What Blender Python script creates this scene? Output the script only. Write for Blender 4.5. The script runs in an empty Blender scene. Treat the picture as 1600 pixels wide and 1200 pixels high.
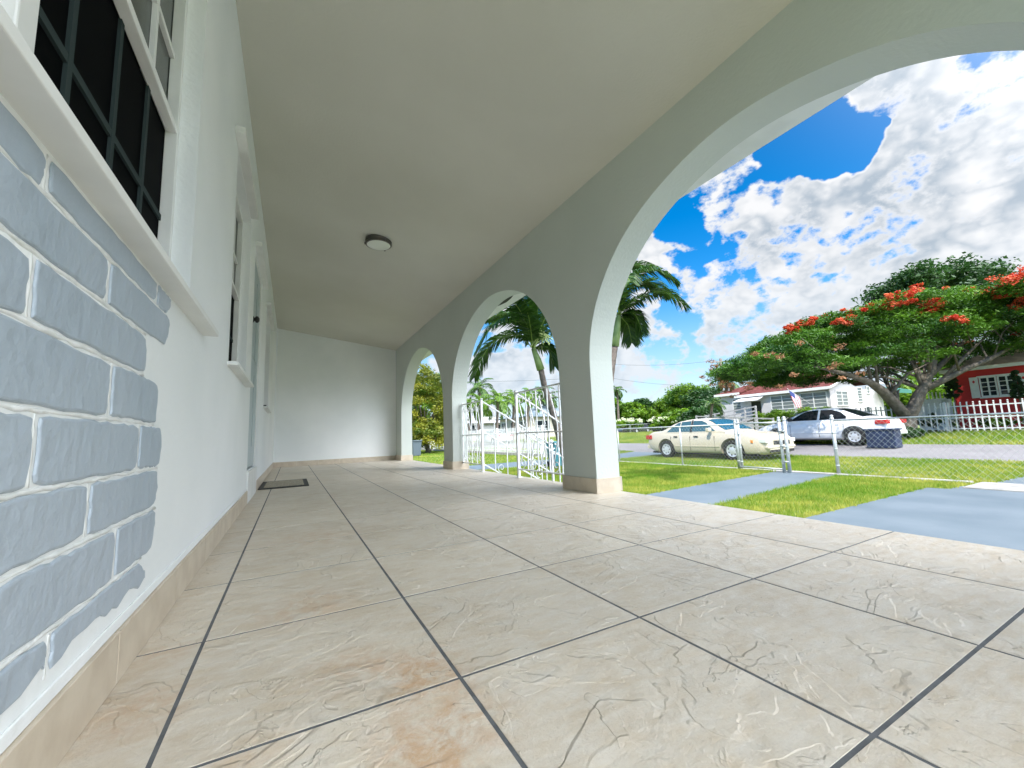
import bpy, bmesh, math, random
import numpy as np
from mathutils import Vector, Matrix
random.seed(7)
C = bpy.context.scene
COL = C.collection
rad = math.radians

# ------------------------------------------------------------------ camera
F = 636.0
RC = np.array([[0.88075394, -0.02381664, -0.47297491],
               [-0.47202497, -0.12486707, -0.87269734],
               [-0.03827428, 0.99188759, -0.12121921]])
EYE = 0.45
cd = bpy.data.cameras.new('camera')
cam = bpy.data.objects.new('camera', cd)
COL.objects.link(cam)
cd.sensor_width = 36
cd.lens = 36 * F / 1600
cd.clip_start = 0.02
cd.clip_end = 3000
M = Matrix([list(r) for r in RC]).to_4x4()
M.translation = (0, 0, EYE)
cam.matrix_world = M
C.camera = cam

def ray(u, v):
    d = RC @ np.array([u - 800, -(v - 600), -F])
    return d / np.linalg.norm(d)

def P(u, v, depth):
    """the world point seen at photo pixel (u, v) at a depth in metres"""
    w = RC @ np.array([u - 800, -(v - 600), -F]) * depth / F
    return Vector((w[0], w[1], w[2] + EYE))

# ------------------------------------------------------------------ sky and sun
FILL_GLOW = 108.0
SUN_EL, SUN_AZ = 54.0, 238.0       # azimuth of the sun, degrees clockwise from +y
W = bpy.data.worlds.new('World'); C.world = W; W.use_nodes = True
nt = W.node_tree; nt.nodes.clear()
def N(t, **k):
    n = nt.nodes.new(t)
    for a, b in k.items(): setattr(n, a, b)
    return n
def L(a, b): nt.links.new(a, b)
sky = N('ShaderNodeTexSky'); sky.sky_type = 'NISHITA'; sky.sun_disc = False
sky.sun_elevation = rad(SUN_EL); sky.sun_rotation = rad(SUN_AZ)
sky.air_density = 1.0; sky.dust_density = 0.6; sky.ozone_density = 2.0
hsv = N('ShaderNodeHueSaturation'); hsv.inputs['Saturation'].default_value = 1.52
hsv.inputs['Value'].default_value = 1.08
L(sky.outputs[0], hsv.inputs['Color'])
tc = N('ShaderNodeTexCoord')
sep = N('ShaderNodeSeparateXYZ'); L(tc.outputs['Generated'], sep.inputs[0])
def mth(op, a, b=None, c=None, clamp=False):
    n = N('ShaderNodeMath', operation=op); n.use_clamp = clamp
    for i, x in enumerate((a, b, c)):
        if x is None: continue
        if hasattr(x, 'links'): L(x, n.inputs[i])
        else: n.inputs[i].default_value = x
    return n.outputs[0]
def ramp01(x, lo, hi):
    n = N('ShaderNodeMapRange'); n.interpolation_type = 'SMOOTHSTEP'
    L(x, n.inputs[0]); n.inputs[1].default_value = lo; n.inputs[2].default_value = hi
    return n.outputs[0]
def nz3(vec, scale, detail, rough, color=False, lac=2.0):
    n = N('ShaderNodeTexNoise'); n.inputs['Scale'].default_value = scale
    n.inputs['Detail'].default_value = detail; n.inputs['Roughness'].default_value = rough
    n.inputs['Lacunarity'].default_value = lac
    L(vec, n.inputs['Vector']); return n.outputs['Color' if color else 'Fac']
def vm(op, a, b):
    n = N('ShaderNodeVectorMath', operation=op)
    for i, x in enumerate((a, b)):
        if hasattr(x, 'links'): L(x, n.inputs[i])
        else: n.inputs[i].default_value = x
    return n.outputs[0]
def vscale(a, k):
    n = N('ShaderNodeVectorMath', operation='SCALE'); L(a, n.inputs[0]); n.inputs['Scale'].default_value = k; return n.outputs[0]
# cloud banks (+) and blue gaps (-) of this sky, as directions: pixel, radius in degrees, weight
BANKS = ((1520, 260, 17, .34), (1560, 110, 10, .25), (1200, 350, 8.0, .42), (1150, 320, 3.0, .14), (1245, 330, 3.5, .12), (1025, 375, 4.5, .32), (1180, 225, 4.2, .20), (1120, 270, 3.0, .14),
         (1260, 450, 11, .30), (1120, 440, 5, .12), (1400, 400, 12, .22), (1085, 600, 7.5, .24), (1020, 510, 3.2, .28), (1050, 548, 2.2, .2), (1000, 600, 5, .15), (1180, 560, 8, .22),
         (800, 548, 4.5, .22), (900, 600, 4, .16), (770, 575, 3, .16), (655, 560, 6, .12), (1390, 290, 7, .16), (1450, 130, 6, .14), (1330, 270, 4, .05),
         (1262, 238, 6.0, -.50), (1310, 185, 4.0, -.40), (1240, 268, 4, -.30), (1375, 212, 3.4, -.42), (1400, 200, 2.2, -.25), (1058, 325, 4.0, -.38), (1090, 385, 2.5, -.36), (1115, 405, 1.8, -.25),
         (1592, 74, 3.0, -.40), (1500, 388, 2.8, -.30), (1282, 372, 1.5, -.35), (1075, 520, 3.5, -.22), (1590, 330, 2, -.1), (1190, 205, 3, -.12), (1100, 470, 3.5, -.18))
BD = [(ray(u, v), math.cos(rad(r * 1.5)), a) for u, v, r, a in BANKS]
def banks(vec):
    w = nz3(vec, 5.0, 4, .55, True)
    wv = vm('NORMALIZE', vm('ADD', vec, vscale(vm('SUBTRACT', w, (.5, .5, .5)), .22)), (0, 0, 0))
    tot = None
    for d, c_, a in BD:
        vd = N('ShaderNodeVectorMath', operation='DOT_PRODUCT'); L(wv, vd.inputs[0]); vd.inputs[1].default_value = d
        g = mth('MULTIPLY', ramp01(vd.outputs['Value'], c_, 1.0), a)
        tot = g if tot is None else mth('ADD', tot, g)
    return mth('MINIMUM', mth('MAXIMUM', tot, -.31), .20)
def puffs(vec, full):
    sq = vm('MULTIPLY', vec, (1.0, 1.0, 1.45))
    f = nz3(sq, 3.6, 10 if full else 4, .58)
    bl = nz3(vm('ADD', sq, (7.3, 1.1, 2.2)), 11.0, 6 if full else 3, .58)
    bl = mth('SUBTRACT', 1.0, mth('ABSOLUTE', mth('SUBTRACT', mth('MULTIPLY', bl, 2.0), 1.0)))
    return mth('ADD', mth('MULTIPLY', mth('SUBTRACT', f, .5), 1.15), mth('MULTIPLY', mth('SUBTRACT', bl, .8), .42))
gen = tc.outputs['Generated']
bk = mth('ADD', banks(gen), .380)
den = mth('ADD', puffs(gen, True), bk)
den_up = mth('ADD', puffs(vm('ADD', gen, (0.035, -0.02, 0.060)), False), bk)
alpha = ramp01(den, 0.50, 0.60)
thick = ramp01(den, 0.52, 0.70)
occ = ramp01(mth('SUBTRACT', den_up, mth('MULTIPLY', den, .55)), 0.12, 0.38)
shade = mth('MULTIPLY', thick, occ)
cr = N('ShaderNodeMix', data_type='RGBA'); L(shade, cr.inputs[0])
CL = 4.5
cr.inputs[6].default_value = (1.0 * CL, 1.01 * CL, 1.03 * CL, 1); cr.inputs[7].default_value = (0.45 * CL, 0.54 * CL, 0.64 * CL, 1)
mx = N('ShaderNodeMix', data_type='RGBA'); L(alpha, mx.inputs[0]); L(hsv.outputs[0], mx.inputs[6]); L(cr.outputs[2], mx.inputs[7])
# air whitens towards the horizon
hz = mth('MULTIPLY', ramp01(mth('MULTIPLY', sep.outputs[2], -1.0), -0.34, 0.0), 0.75)
mh = N('ShaderNodeMix', data_type='RGBA'); L(hz, mh.inputs[0]); L(mx.outputs[2], mh.inputs[6]); mh.inputs[7].default_value = (0.72 * CL, 0.86 * CL, 1.0 * CL, 1)
# bright sky patch added behind the viewer, away from the sun, lighting the porch
sd = (math.sin(rad(SUN_AZ)) * math.cos(rad(SUN_EL)), math.cos(rad(SUN_AZ)) * math.cos(rad(SUN_EL)), math.sin(rad(SUN_EL)))
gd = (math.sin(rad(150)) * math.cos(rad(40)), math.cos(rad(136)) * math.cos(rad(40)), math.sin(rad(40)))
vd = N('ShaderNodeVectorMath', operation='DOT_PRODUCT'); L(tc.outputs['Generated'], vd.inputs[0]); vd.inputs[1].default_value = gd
fill_glow = mth('MULTIPLY', mth('POWER', mth('MAXIMUM', vd.outputs['Value'], 0.0), 8.0), FILL_GLOW)
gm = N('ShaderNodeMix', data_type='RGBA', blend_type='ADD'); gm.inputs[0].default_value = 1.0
gs = N('ShaderNodeVectorMath', operation='SCALE'); gs.inputs[0].default_value = (.97, .98, .985); L(fill_glow, gs.inputs['Scale'])
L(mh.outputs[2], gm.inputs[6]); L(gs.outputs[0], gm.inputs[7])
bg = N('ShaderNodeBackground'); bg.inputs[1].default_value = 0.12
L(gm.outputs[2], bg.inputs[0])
wo = N('ShaderNodeOutputWorld'); L(bg.outputs[0], wo.inputs[0])

sl = bpy.data.lights.new('sun', 'SUN'); so = bpy.data.objects.new('sun', sl); COL.objects.link(so)
sl.energy = 3.2; sl.angle = rad(0.8); sl.color = (1.0, 0.95, 0.87)
sdir = Vector((math.sin(rad(SUN_AZ)) * math.cos(rad(SUN_EL)), math.cos(rad(SUN_AZ)) * math.cos(rad(SUN_EL)), math.sin(rad(SUN_EL))))
so.rotation_euler = sdir.to_track_quat('Z', 'Y').to_euler()
so.location = (0, 0, 30)

C.view_settings.view_transform = 'Standard'; C.view_settings.look = 'None'
C.view_settings.gamma = 1; C.view_settings.exposure = 0.84
C.render.engine = 'CYCLES'
C.cycles.max_bounces = 8; C.cycles.diffuse_bounces = 5; C.cycles.transparent_max_bounces = 8; C.cycles.glossy_bounces = 3; W.cycles.sampling_method = 'MANUAL'; W.cycles.sample_map_resolution = 512
C.cycles.use_denoising = True
C.cycles.sample_clamp_indirect = 8

# ------------------------------------------------------------------ materials
def mat(name, col, col2=None, scale=8.0, rough=0.6, bump=0.0, bscale=60.0, metal=0.0, spec=0.5, vary=None, transl=0.0, detail=4, coat=0.0, objcoord=True, rmix=(0.4, 0.6), bdist=0.01):
    m = bpy.data.materials.new(name); m.use_nodes = True
    t = m.node_tree; b = t.nodes['Principled BSDF']
    b.inputs['Roughness'].default_value = rough; b.inputs['Metallic'].default_value = metal
    b.inputs['Specular IOR Level'].default_value = spec
    b.inputs['Coat Weight'].default_value = coat
    co = t.nodes.new('ShaderNodeTexCoord')
    src = None
    if vary:                                    # a value stored on the faces: each leaf its own tone
        at = t.nodes.new('ShaderNodeAttribute'); at.attribute_name = vary
        mxn = t.nodes.new('ShaderNodeMix'); mxn.data_type = 'RGBA'
        t.links.new(at.outputs['Fac'], mxn.inputs[0])
        mxn.inputs[6].default_value = (*col, 1); mxn.inputs[7].default_value = (*(col2 or col), 1)
        src = mxn.outputs[2]
    elif col2:
        n = t.nodes.new('ShaderNodeTexNoise'); n.inputs['Scale'].default_value = scale; n.inputs['Detail'].default_value = detail
        t.links.new(co.outputs['Object'], n.inputs['Vector'])
        r = t.nodes.new('ShaderNodeMapRange'); r.inputs[1].default_value = rmix[0]; r.inputs[2].default_value = rmix[1]
        t.links.new(n.outputs[0], r.inputs[0])
        mxn = t.nodes.new('ShaderNodeMix'); mxn.data_type = 'RGBA'
        t.links.new(r.outputs[0], mxn.inputs[0])
        mxn.inputs[6].default_value = (*col, 1); mxn.inputs[7].default_value = (*col2, 1)
        src = mxn.outputs[2]
    if src: t.links.new(src, b.inputs['Base Color'])
    else: b.inputs['Base Color'].default_value = (*col, 1)
    if bump:
        n2 = t.nodes.new('ShaderNodeTexNoise'); n2.inputs['Scale'].default_value = bscale; n2.inputs['Detail'].default_value = 5
        t.links.new(co.outputs['Object'], n2.inputs['Vector'])
        bp = t.nodes.new('ShaderNodeBump'); bp.inputs['Strength'].default_value = bump; bp.inputs['Distance'].default_value = bdist
        t.links.new(n2.outputs[0], bp.inputs['Height']); t.links.new(bp.outputs[0], b.inputs['Normal'])
    if transl:
        tr = t.nodes.new('ShaderNodeBsdfTranslucent')
        if src: t.links.new(src, tr.inputs[0])
        else: tr.inputs[0].default_value = (*col, 1)
        ms = t.nodes.new('ShaderNodeMixShader'); ms.inputs[0].default_value = transl
        t.links.new(b.outputs[0], ms.inputs[1]); t.links.new(tr.outputs[0], ms.inputs[2])
        t.links.new(ms.outputs[0], t.nodes['Material Output'].inputs[0])
    return m

MT = {}
MT['stucco'] = mat('white_stucco', (.86, .88, .88), (.77, .80, .80), 1.1, .7, .5, 55, detail=9, rmix=(.35, .65), bdist=.004)
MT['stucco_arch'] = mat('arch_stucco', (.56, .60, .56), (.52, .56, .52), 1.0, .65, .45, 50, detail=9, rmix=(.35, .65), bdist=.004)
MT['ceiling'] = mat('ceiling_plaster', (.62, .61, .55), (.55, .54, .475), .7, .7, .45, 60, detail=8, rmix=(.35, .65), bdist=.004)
MT['trim'] = mat('white_trim_paint', (.78, .79, .77), (.72, .73, .71), 6, .45, .15, 60, bdist=.002)
MT['stone'] = mat('blue_grey_painted_stone', (.33, .395, .46), (.41, .47, .535), 2.5, .5, .75, 24, detail=9, bdist=.007, rmix=(.3, .7))
MT['mortar'] = mat('mortar_paint', (.80, .81, .80), (.70, .72, .70), 14, .7, .8, 40, bdist=.006)
MT['base_tile'] = mat('base_tile', (.52, .44, .34), (.60, .52, .41), 10, .4, .4, 40, bdist=.002)
MT['grout'] = mat('grey_grout', (.12, .125, .13), (.085, .09, .095), 30, .9, .5, 200, bdist=.002)
MT['black_glass'] = mat('dark_screened_glass', (.002, .0025, .003), rough=.7, spec=.03)
MT['green_glass'] = mat('dim_upper_glass', (.02, .03, .026), rough=.15, spec=.3)
MT['muntin_dark'] = mat('screened_muntin', (.035, .05, .05), rough=.7, spec=.05)
MT['nickel'] = mat('dark_bronze_metal', (.12, .11, .10), rough=.3, metal=.8)
MT['milk_glass'] = mat('frosted_glass', (.75, .78, .72), rough=.35)
MT['iron_white'] = mat('white_painted_iron', (.80, .81, .82), (.70, .71, .71), 20, .4)
MT['galv'] = mat('galvanised_steel', (.50, .54, .54), (.40, .43, .43), 20, .45, metal=.35)
MT['wire'] = mat('galvanised_wire', (.38, .42, .38), rough=.5, metal=.2)
MT['door_grey'] = mat('grey_door_paint', (.42, .50, .52), (.38, .46, .48), 3, .4)
MT['black'] = mat('black_rubber', (.012, .012, .013), rough=.6)
MT['mat_pile'] = mat('doormat_pile', (.42, .38, .29), (.26, .23, .17), 60, .95, .6, 200)
MT['paint_walk'] = mat('blue_grey_painted_concrete', (.10, .135, .162), (.145, .18, .208), 1.3, .5, .5, 60, detail=9, bdist=.004, rmix=(.3, .7))
MT['concrete'] = mat('pale_concrete', (.36, .35, .32), (.26, .255, .235), 5, .8, .4, 60)
MT['asphalt'] = mat('sunbleached_asphalt', (.21, .20, .205), (.17, .163, .167), 1.2, .9, .6, 80, rmix=(.3, .7))
MT['soil'] = mat('turf_base', (.10, .17, .022), (.20, .22, .06), 1.6, .95, .8, 30, detail=8, rmix=(.35, .65), bdist=.03)
MT['grass'] = mat('grass_blades', (.105, .25, .010), (.42, .43, .08), rough=.6, vary='tone', transl=.35, spec=.25)
MT['bark'] = mat('grey_bark', (.105, .09, .07), (.18, .155, .125), 6, .9, .8, 18, bdist=.03)
MT['palm_bark'] = mat('ringed_palm_bark', (.25, .20, .17), (.16, .13, .11), 12, .9, .7, 30, bdist=.02)
MT['crownshaft'] = mat('pale_green_crownshaft', (.30, .40, .15), (.22, .32, .10), 5, .5)
MT['rachis'] = mat('palm_rachis', (.22, .32, .06), rough=.5)
MT['palm_leaf'] = mat('palm_leaflets', (.018, .062, .008), (.075, .17, .018), rough=.4, vary='tone', transl=.3)
MT['palm_leaf_lt'] = mat('areca_leaflets', (.05, .15, .012), (.20, .34, .03), rough=.4, vary='tone', transl=.35)
MT['flower_cream'] = mat('palm_flower_spray', (.48, .56, .25), (.33, .43, .14), 20, .7)
MT['leaf_mid'] = mat('bright_green_leaves', (.04, .125, .008), (.25, .42, .02), rough=.5, vary='tone', transl=.35)
MT['leaf_dark'] = mat('deep_green_leaves', (.016, .058, .014), (.05, .13, .022), rough=.5, vary='tone', transl=.25)
MT['leaf_gold'] = mat('green_and_gold_leaves', (.05, .125, .010), (.38, .36, .03), rough=.5, vary='tone', transl=.35)
MT['leaf_fern'] = mat('ferny_green_leaves', (.018, .08, .008), (.13, .29, .018), rough=.5, vary='tone', transl=.3)
MT['leaf_rust'] = mat('rusty_new_leaves', (.25, .12, .05), (.40, .20, .09), rough=.6, vary='tone', transl=.3)
MT['red_flower'] = mat('scarlet_petals', (.55, .04, .015), (.80, .20, .08), rough=.6, vary='tone', transl=.3)
MT['white_flower'] = mat('white_petals', (.75, .80, .55), rough=.6)
MT['cone_leaf'] = mat('topiary_leaves', (.008, .035, .010), (.045, .10, .02), rough=.6, vary='tone', transl=.15)
MT['car_beige'] = mat('champagne_car_paint', (.60, .53, .41), rough=.28, metal=.0, coat=.6)
MT['car_white'] = mat('white_car_paint', (.80, .82, .84), rough=.25, coat=.6)
MT['car_dark'] = mat('dark_car_paint', (.03, .035, .05), rough=.25, coat=.6)
MT['car_blue'] = mat('blue_car_paint', (.05, .09, .22), rough=.25, coat=.6)
MT['glass_car'] = mat('car_window_glass', (.05, .11, .13), rough=.04, spec=.9)
MT['glass_tint'] = mat('tinted_car_glass', (.008, .012, .018), rough=.06, spec=.5)
MT['windshield'] = mat('windshield_glass', (.02, .10, .17), rough=.04, spec=.9)
MT['tyre'] = mat('tyre_rubber', (.015, .015, .016), rough=.85)
MT['rim'] = mat('silver_wheel', (.68, .70, .73), rough=.35, metal=.4)
MT['dark_trim'] = mat('dark_plastic', (.02, .02, .022), rough=.5)
MT['lamp_red'] = mat('red_lamp_lens', (.45, .02, .02), rough=.2)
MT['lamp_clear'] = mat('clear_lamp_lens', (.70, .72, .70), rough=.1)
MT['lamp_amber'] = mat('amber_lens', (.8, .28, .05), rough=.2)
MT['house_white'] = mat('white_house_paint', (.56, .55, .56), (.52, .51, .515), 2, .7, .3, 40)
MT['house_cream'] = mat('pale_house_paint', (.62, .55, .46), (.56, .5, .42), 2, .7)
MT['house_red'] = mat('red_house_paint', (.60, .035, .035), (.52, .03, .03), 2, .7, .5, 60)
MT['roof_red'] = mat('maroon_shingle_roof', (.10, .030, .027), (.16, .055, .048), 4, .95, .8, 25, detail=8, spec=.1)
MT['roof_tan'] = mat('tan_shingle_roof', (.55, .42, .30), (.44, .33, .24), 4, .9, .8, 25)
MT['roof_grey'] = mat('blue_grey_roof', (.26, .32, .36), (.20, .25, .29), 4, .8)
MT['win_grey'] = mat('jalousie_glass', (.16, .19, .19), rough=.15, spec=.6)
MT['win_dark'] = mat('dark_window_glass', (.02, .028, .035), rough=.08, spec=.6)
MT['green_awning'] = mat('green_awning', (.02, .16, .12), rough=.5)
MT['wood_grey'] = mat('weathered_white_wood', (.42, .42, .42), (.30, .30, .31), 12, .8)
MT['wood_tan'] = mat('raw_plywood', (.46, .34, .12), (.38, .27, .10), 12, .8)
MT['blue_bin'] = mat('dark_blue_plastic', (.018, .035, .085), (.014, .026, .06), 6, .55)
MT['grey_bin'] = mat('grey_bin_plastic', (.10, .13, .16), rough=.5)
MT['teal_bin'] = mat('teal_bin_plastic', (.05, .22, .26), rough=.5)
MT['flag_red'] = mat('flag_red', (.55, .02, .05), rough=.8)
MT['flag_white'] = mat('flag_white', (.8, .8, .82), rough=.8)
MT['flag_blue'] = mat('flag_blue', (.03, .05, .20), rough=.8)
MT['pole'] = mat('weathered_pole', (.32, .29, .26), rough=.9)
MT['cable'] = mat('cable', (.10, .12, .13), rough=.7)
MT['rock'] = mat('coral_rock', (.38, .35, .30), (.18, .17, .15), 3, .9, 1, 8)

# the porch floor: slate-pressed ceramic tiles
def tile_material():
    m = bpy.data.materials.new('slate_pressed_tile'); m.use_nodes = True
    t = m.node_tree; b = t.nodes['Principled BSDF']
    def n(k, **kw):
        x = t.nodes.new(k)
        for a, v in kw.items(): setattr(x, a, v)
        return x
    lk = t.links.new
    co = n('ShaderNodeTexCoord'); at = n('ShaderNodeAttribute'); at.attribute_name = 'tone'
    cx = n('ShaderNodeCombineXYZ'); lk(at.outputs['Fac'], cx.inputs[2])
    sc = n('ShaderNodeVectorMath', operation='SCALE'); lk(cx.outputs[0], sc.inputs[0]); sc.inputs['Scale'].default_value = 37.0
    ad = n('ShaderNodeVectorMath', operation='ADD'); lk(co.outputs['Object'], ad.inputs[0]); lk(sc.outputs[0], ad.inputs[1])
    def nz(scale, detail=5, rough=.55, dist=0., vec=None, stretch=None):
        x = n('ShaderNodeTexNoise'); x.inputs['Scale'].default_value = scale; x.inputs['Detail'].default_value = detail
        x.inputs['Roughness'].default_value = rough; x.inputs['Distortion'].default_value = dist
        src = (vec or ad).outputs[0]
        if stretch:
            mp = n('ShaderNodeMapping'); mp.inputs['Scale'].default_value = stretch; mp.inputs['Rotation'].default_value = (0, 0, .5)
            lk(src, mp.inputs[0]); src = mp.outputs[0]
        lk(src, x.inputs['Vector']); return x.outputs[0]
    def rng(x, a, b_, c=0., d=1., smooth=False):
        r = n('ShaderNodeMapRange')
        if smooth: r.interpolation_type = 'SMOOTHSTEP'
        lk(x, r.inputs[0])
        for i, v in enumerate((a, b_, c, d)): r.inputs[i + 1].default_value = v
        return r.outputs[0]
    def mm(op, a, c):
        x = n('ShaderNodeMath', operation=op)
        for i, v in enumerate((a, c)):
            if hasattr(v, 'links'): lk(v, x.inputs[i])
            else: x.inputs[i].default_value = v
        return x.outputs[0]
    def mixc(f, a, c):
        x = n('ShaderNodeMix', data_type='RGBA')
        if hasattr(f, 'links'): lk(f, x.inputs[0])
        else: x.inputs[0].default_value = f
        for i, v in ((6, a), (7, c)):
            if hasattr(v, 'links'): lk(v, x.inputs[i])
            else: x.inputs[i].default_value = (*v, 1)
        return x.outputs[2]
    base = mixc(rng(nz(4, 6), .32, .68), (.55, .45, .325), (.65, .565, .445))
    base = mixc(rng(nz(14, 8, .65, 0, None, (1, 2.5, 1)), .35, .7), base, (.67, .615, .53))
    base = mixc(mm('MULTIPLY', rng(nz(2.6, 5, .6, .6), .56, .74, smooth=True), .30), base, (.50, .40, .28))
    # mineral streaks
    st = nz(30, 9, .7, .4, None, (.5, 3.2, 1))
    base = mixc(mm('MULTIPLY', rng(st, .54, .72), .28), base, (.40, .34, .27))
    # rusty stains at fixed places
    stain = None
    for (x, y, r, a) in ((.24, .84, .13, 1.1), (.12, .93, .14, .6), (.22, .68, .17, .8), (.18, .60, .12, .7), (-.22, .98, .12, .7), (-.24, 1.2, .1, .5), (.05, 1.32, .2, .6), (-.05, .75, .1, .4), (.1, 2.2, .35, .4), (-.2, .62, .1, .3)):
        sb = n('ShaderNodeVectorMath', operation='SUBTRACT'); lk(co.outputs['Object'], sb.inputs[0]); sb.inputs[1].default_value = (x, y, 0)
        ln = n('ShaderNodeVectorMath', operation='LENGTH'); lk(sb.outputs[0], ln.inputs[0])
        g = mm('MULTIPLY', rng(ln.outputs['Value'], r, 0, smooth=True), a)
        stain = g if stain is None else mm('ADD', stain, g)
    stn = mm('MULTIPLY', stain, rng(nz(22, 8, .7, .5), .38, .7)); 
    base = mixc(mm('MINIMUM', stn, .6), base, (.50, .25, .085))
    # per-tile tone
    tv = n('ShaderNodeHueSaturation'); lk(base, tv.inputs['Color']); lk(rng(at.outputs['Fac'], 0, 1, .93, 1.05), tv.inputs['Value'])
    # dark pits
    vo = n('ShaderNodeTexVoronoi'); vo.inputs['Scale'].default_value = 24; lk(ad.outputs[0], vo.inputs['Vector'])
    pit = mm('MULTIPLY', rng(vo.outputs['Distance'], .06, .03), rng(nz(9, 2), .56, .60))
    base = mixc(mm('MULTIPLY', pit, .75), tv.outputs[0], (.10, .08, .06))
    # relief: cleft ridges, each with a steep side
    a1 = nz(3.4, 4, .5, 1.1); a2 = nz(7.5, 5, .55, .9)
    st1 = rng(a1, .50, .515); st2 = rng(a2, .56, .572)
    st3 = rng(a1, .60, .612)
    edge = mm('MULTIPLY', rng(mm('ABSOLUTE', mm('SUBTRACT', a1, .508), 0), .012, .0), rng(nz(5, 2), .5, .58))
    edge2 = mm('MULTIPLY', rng(mm('ABSOLUTE', mm('SUBTRACT', a2, .566), 0), .010, .0), rng(nz(6, 2, .5), .5, .6))
    base = mixc(mm('MULTIPLY', mm('MAXIMUM', edge, edge2), .22), base, (.34, .285, .215))
    fine = nz(95, 8, .75); mid = nz(22, 8, .68)
    grain = nz(160, 6, .8)
    base = mixc(mm('MULTIPLY', rng(grain, .52, .75), .35), base, (.36, .30, .23)); base = mixc(mm('MULTIPLY', rng(nz(70, 6, .75), .54, .72), .35), base, (.76, .71, .62))
    h = mm('ADD', mm('MULTIPLY', fine, .55), mm('MULTIPLY', mid, .8))
    msk = rng(nz(5, 2), .40, .52)
    h = mm('ADD', h, mm('MULTIPLY', mm('ADD', mm('MULTIPLY', st1, .5), mm('ADD', mm('MULTIPLY', st2, .5), mm('MULTIPLY', st3, .45))), msk))
    bp = n('ShaderNodeBump'); bp.inputs['Strength'].default_value = .75; bp.inputs['Distance'].default_value = .006
    lk(h, bp.inputs['Height']); lk(bp.outputs[0], b.inputs['Normal'])
    lk(base, b.inputs['Base Color'])
    lk(rng(nz(11, 4), .3, .7, .34, .52), b.inputs['Roughness'])
    b.inputs['Specular IOR Level'].default_value = .55
    return m
MT['tile'] = tile_material()

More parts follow.
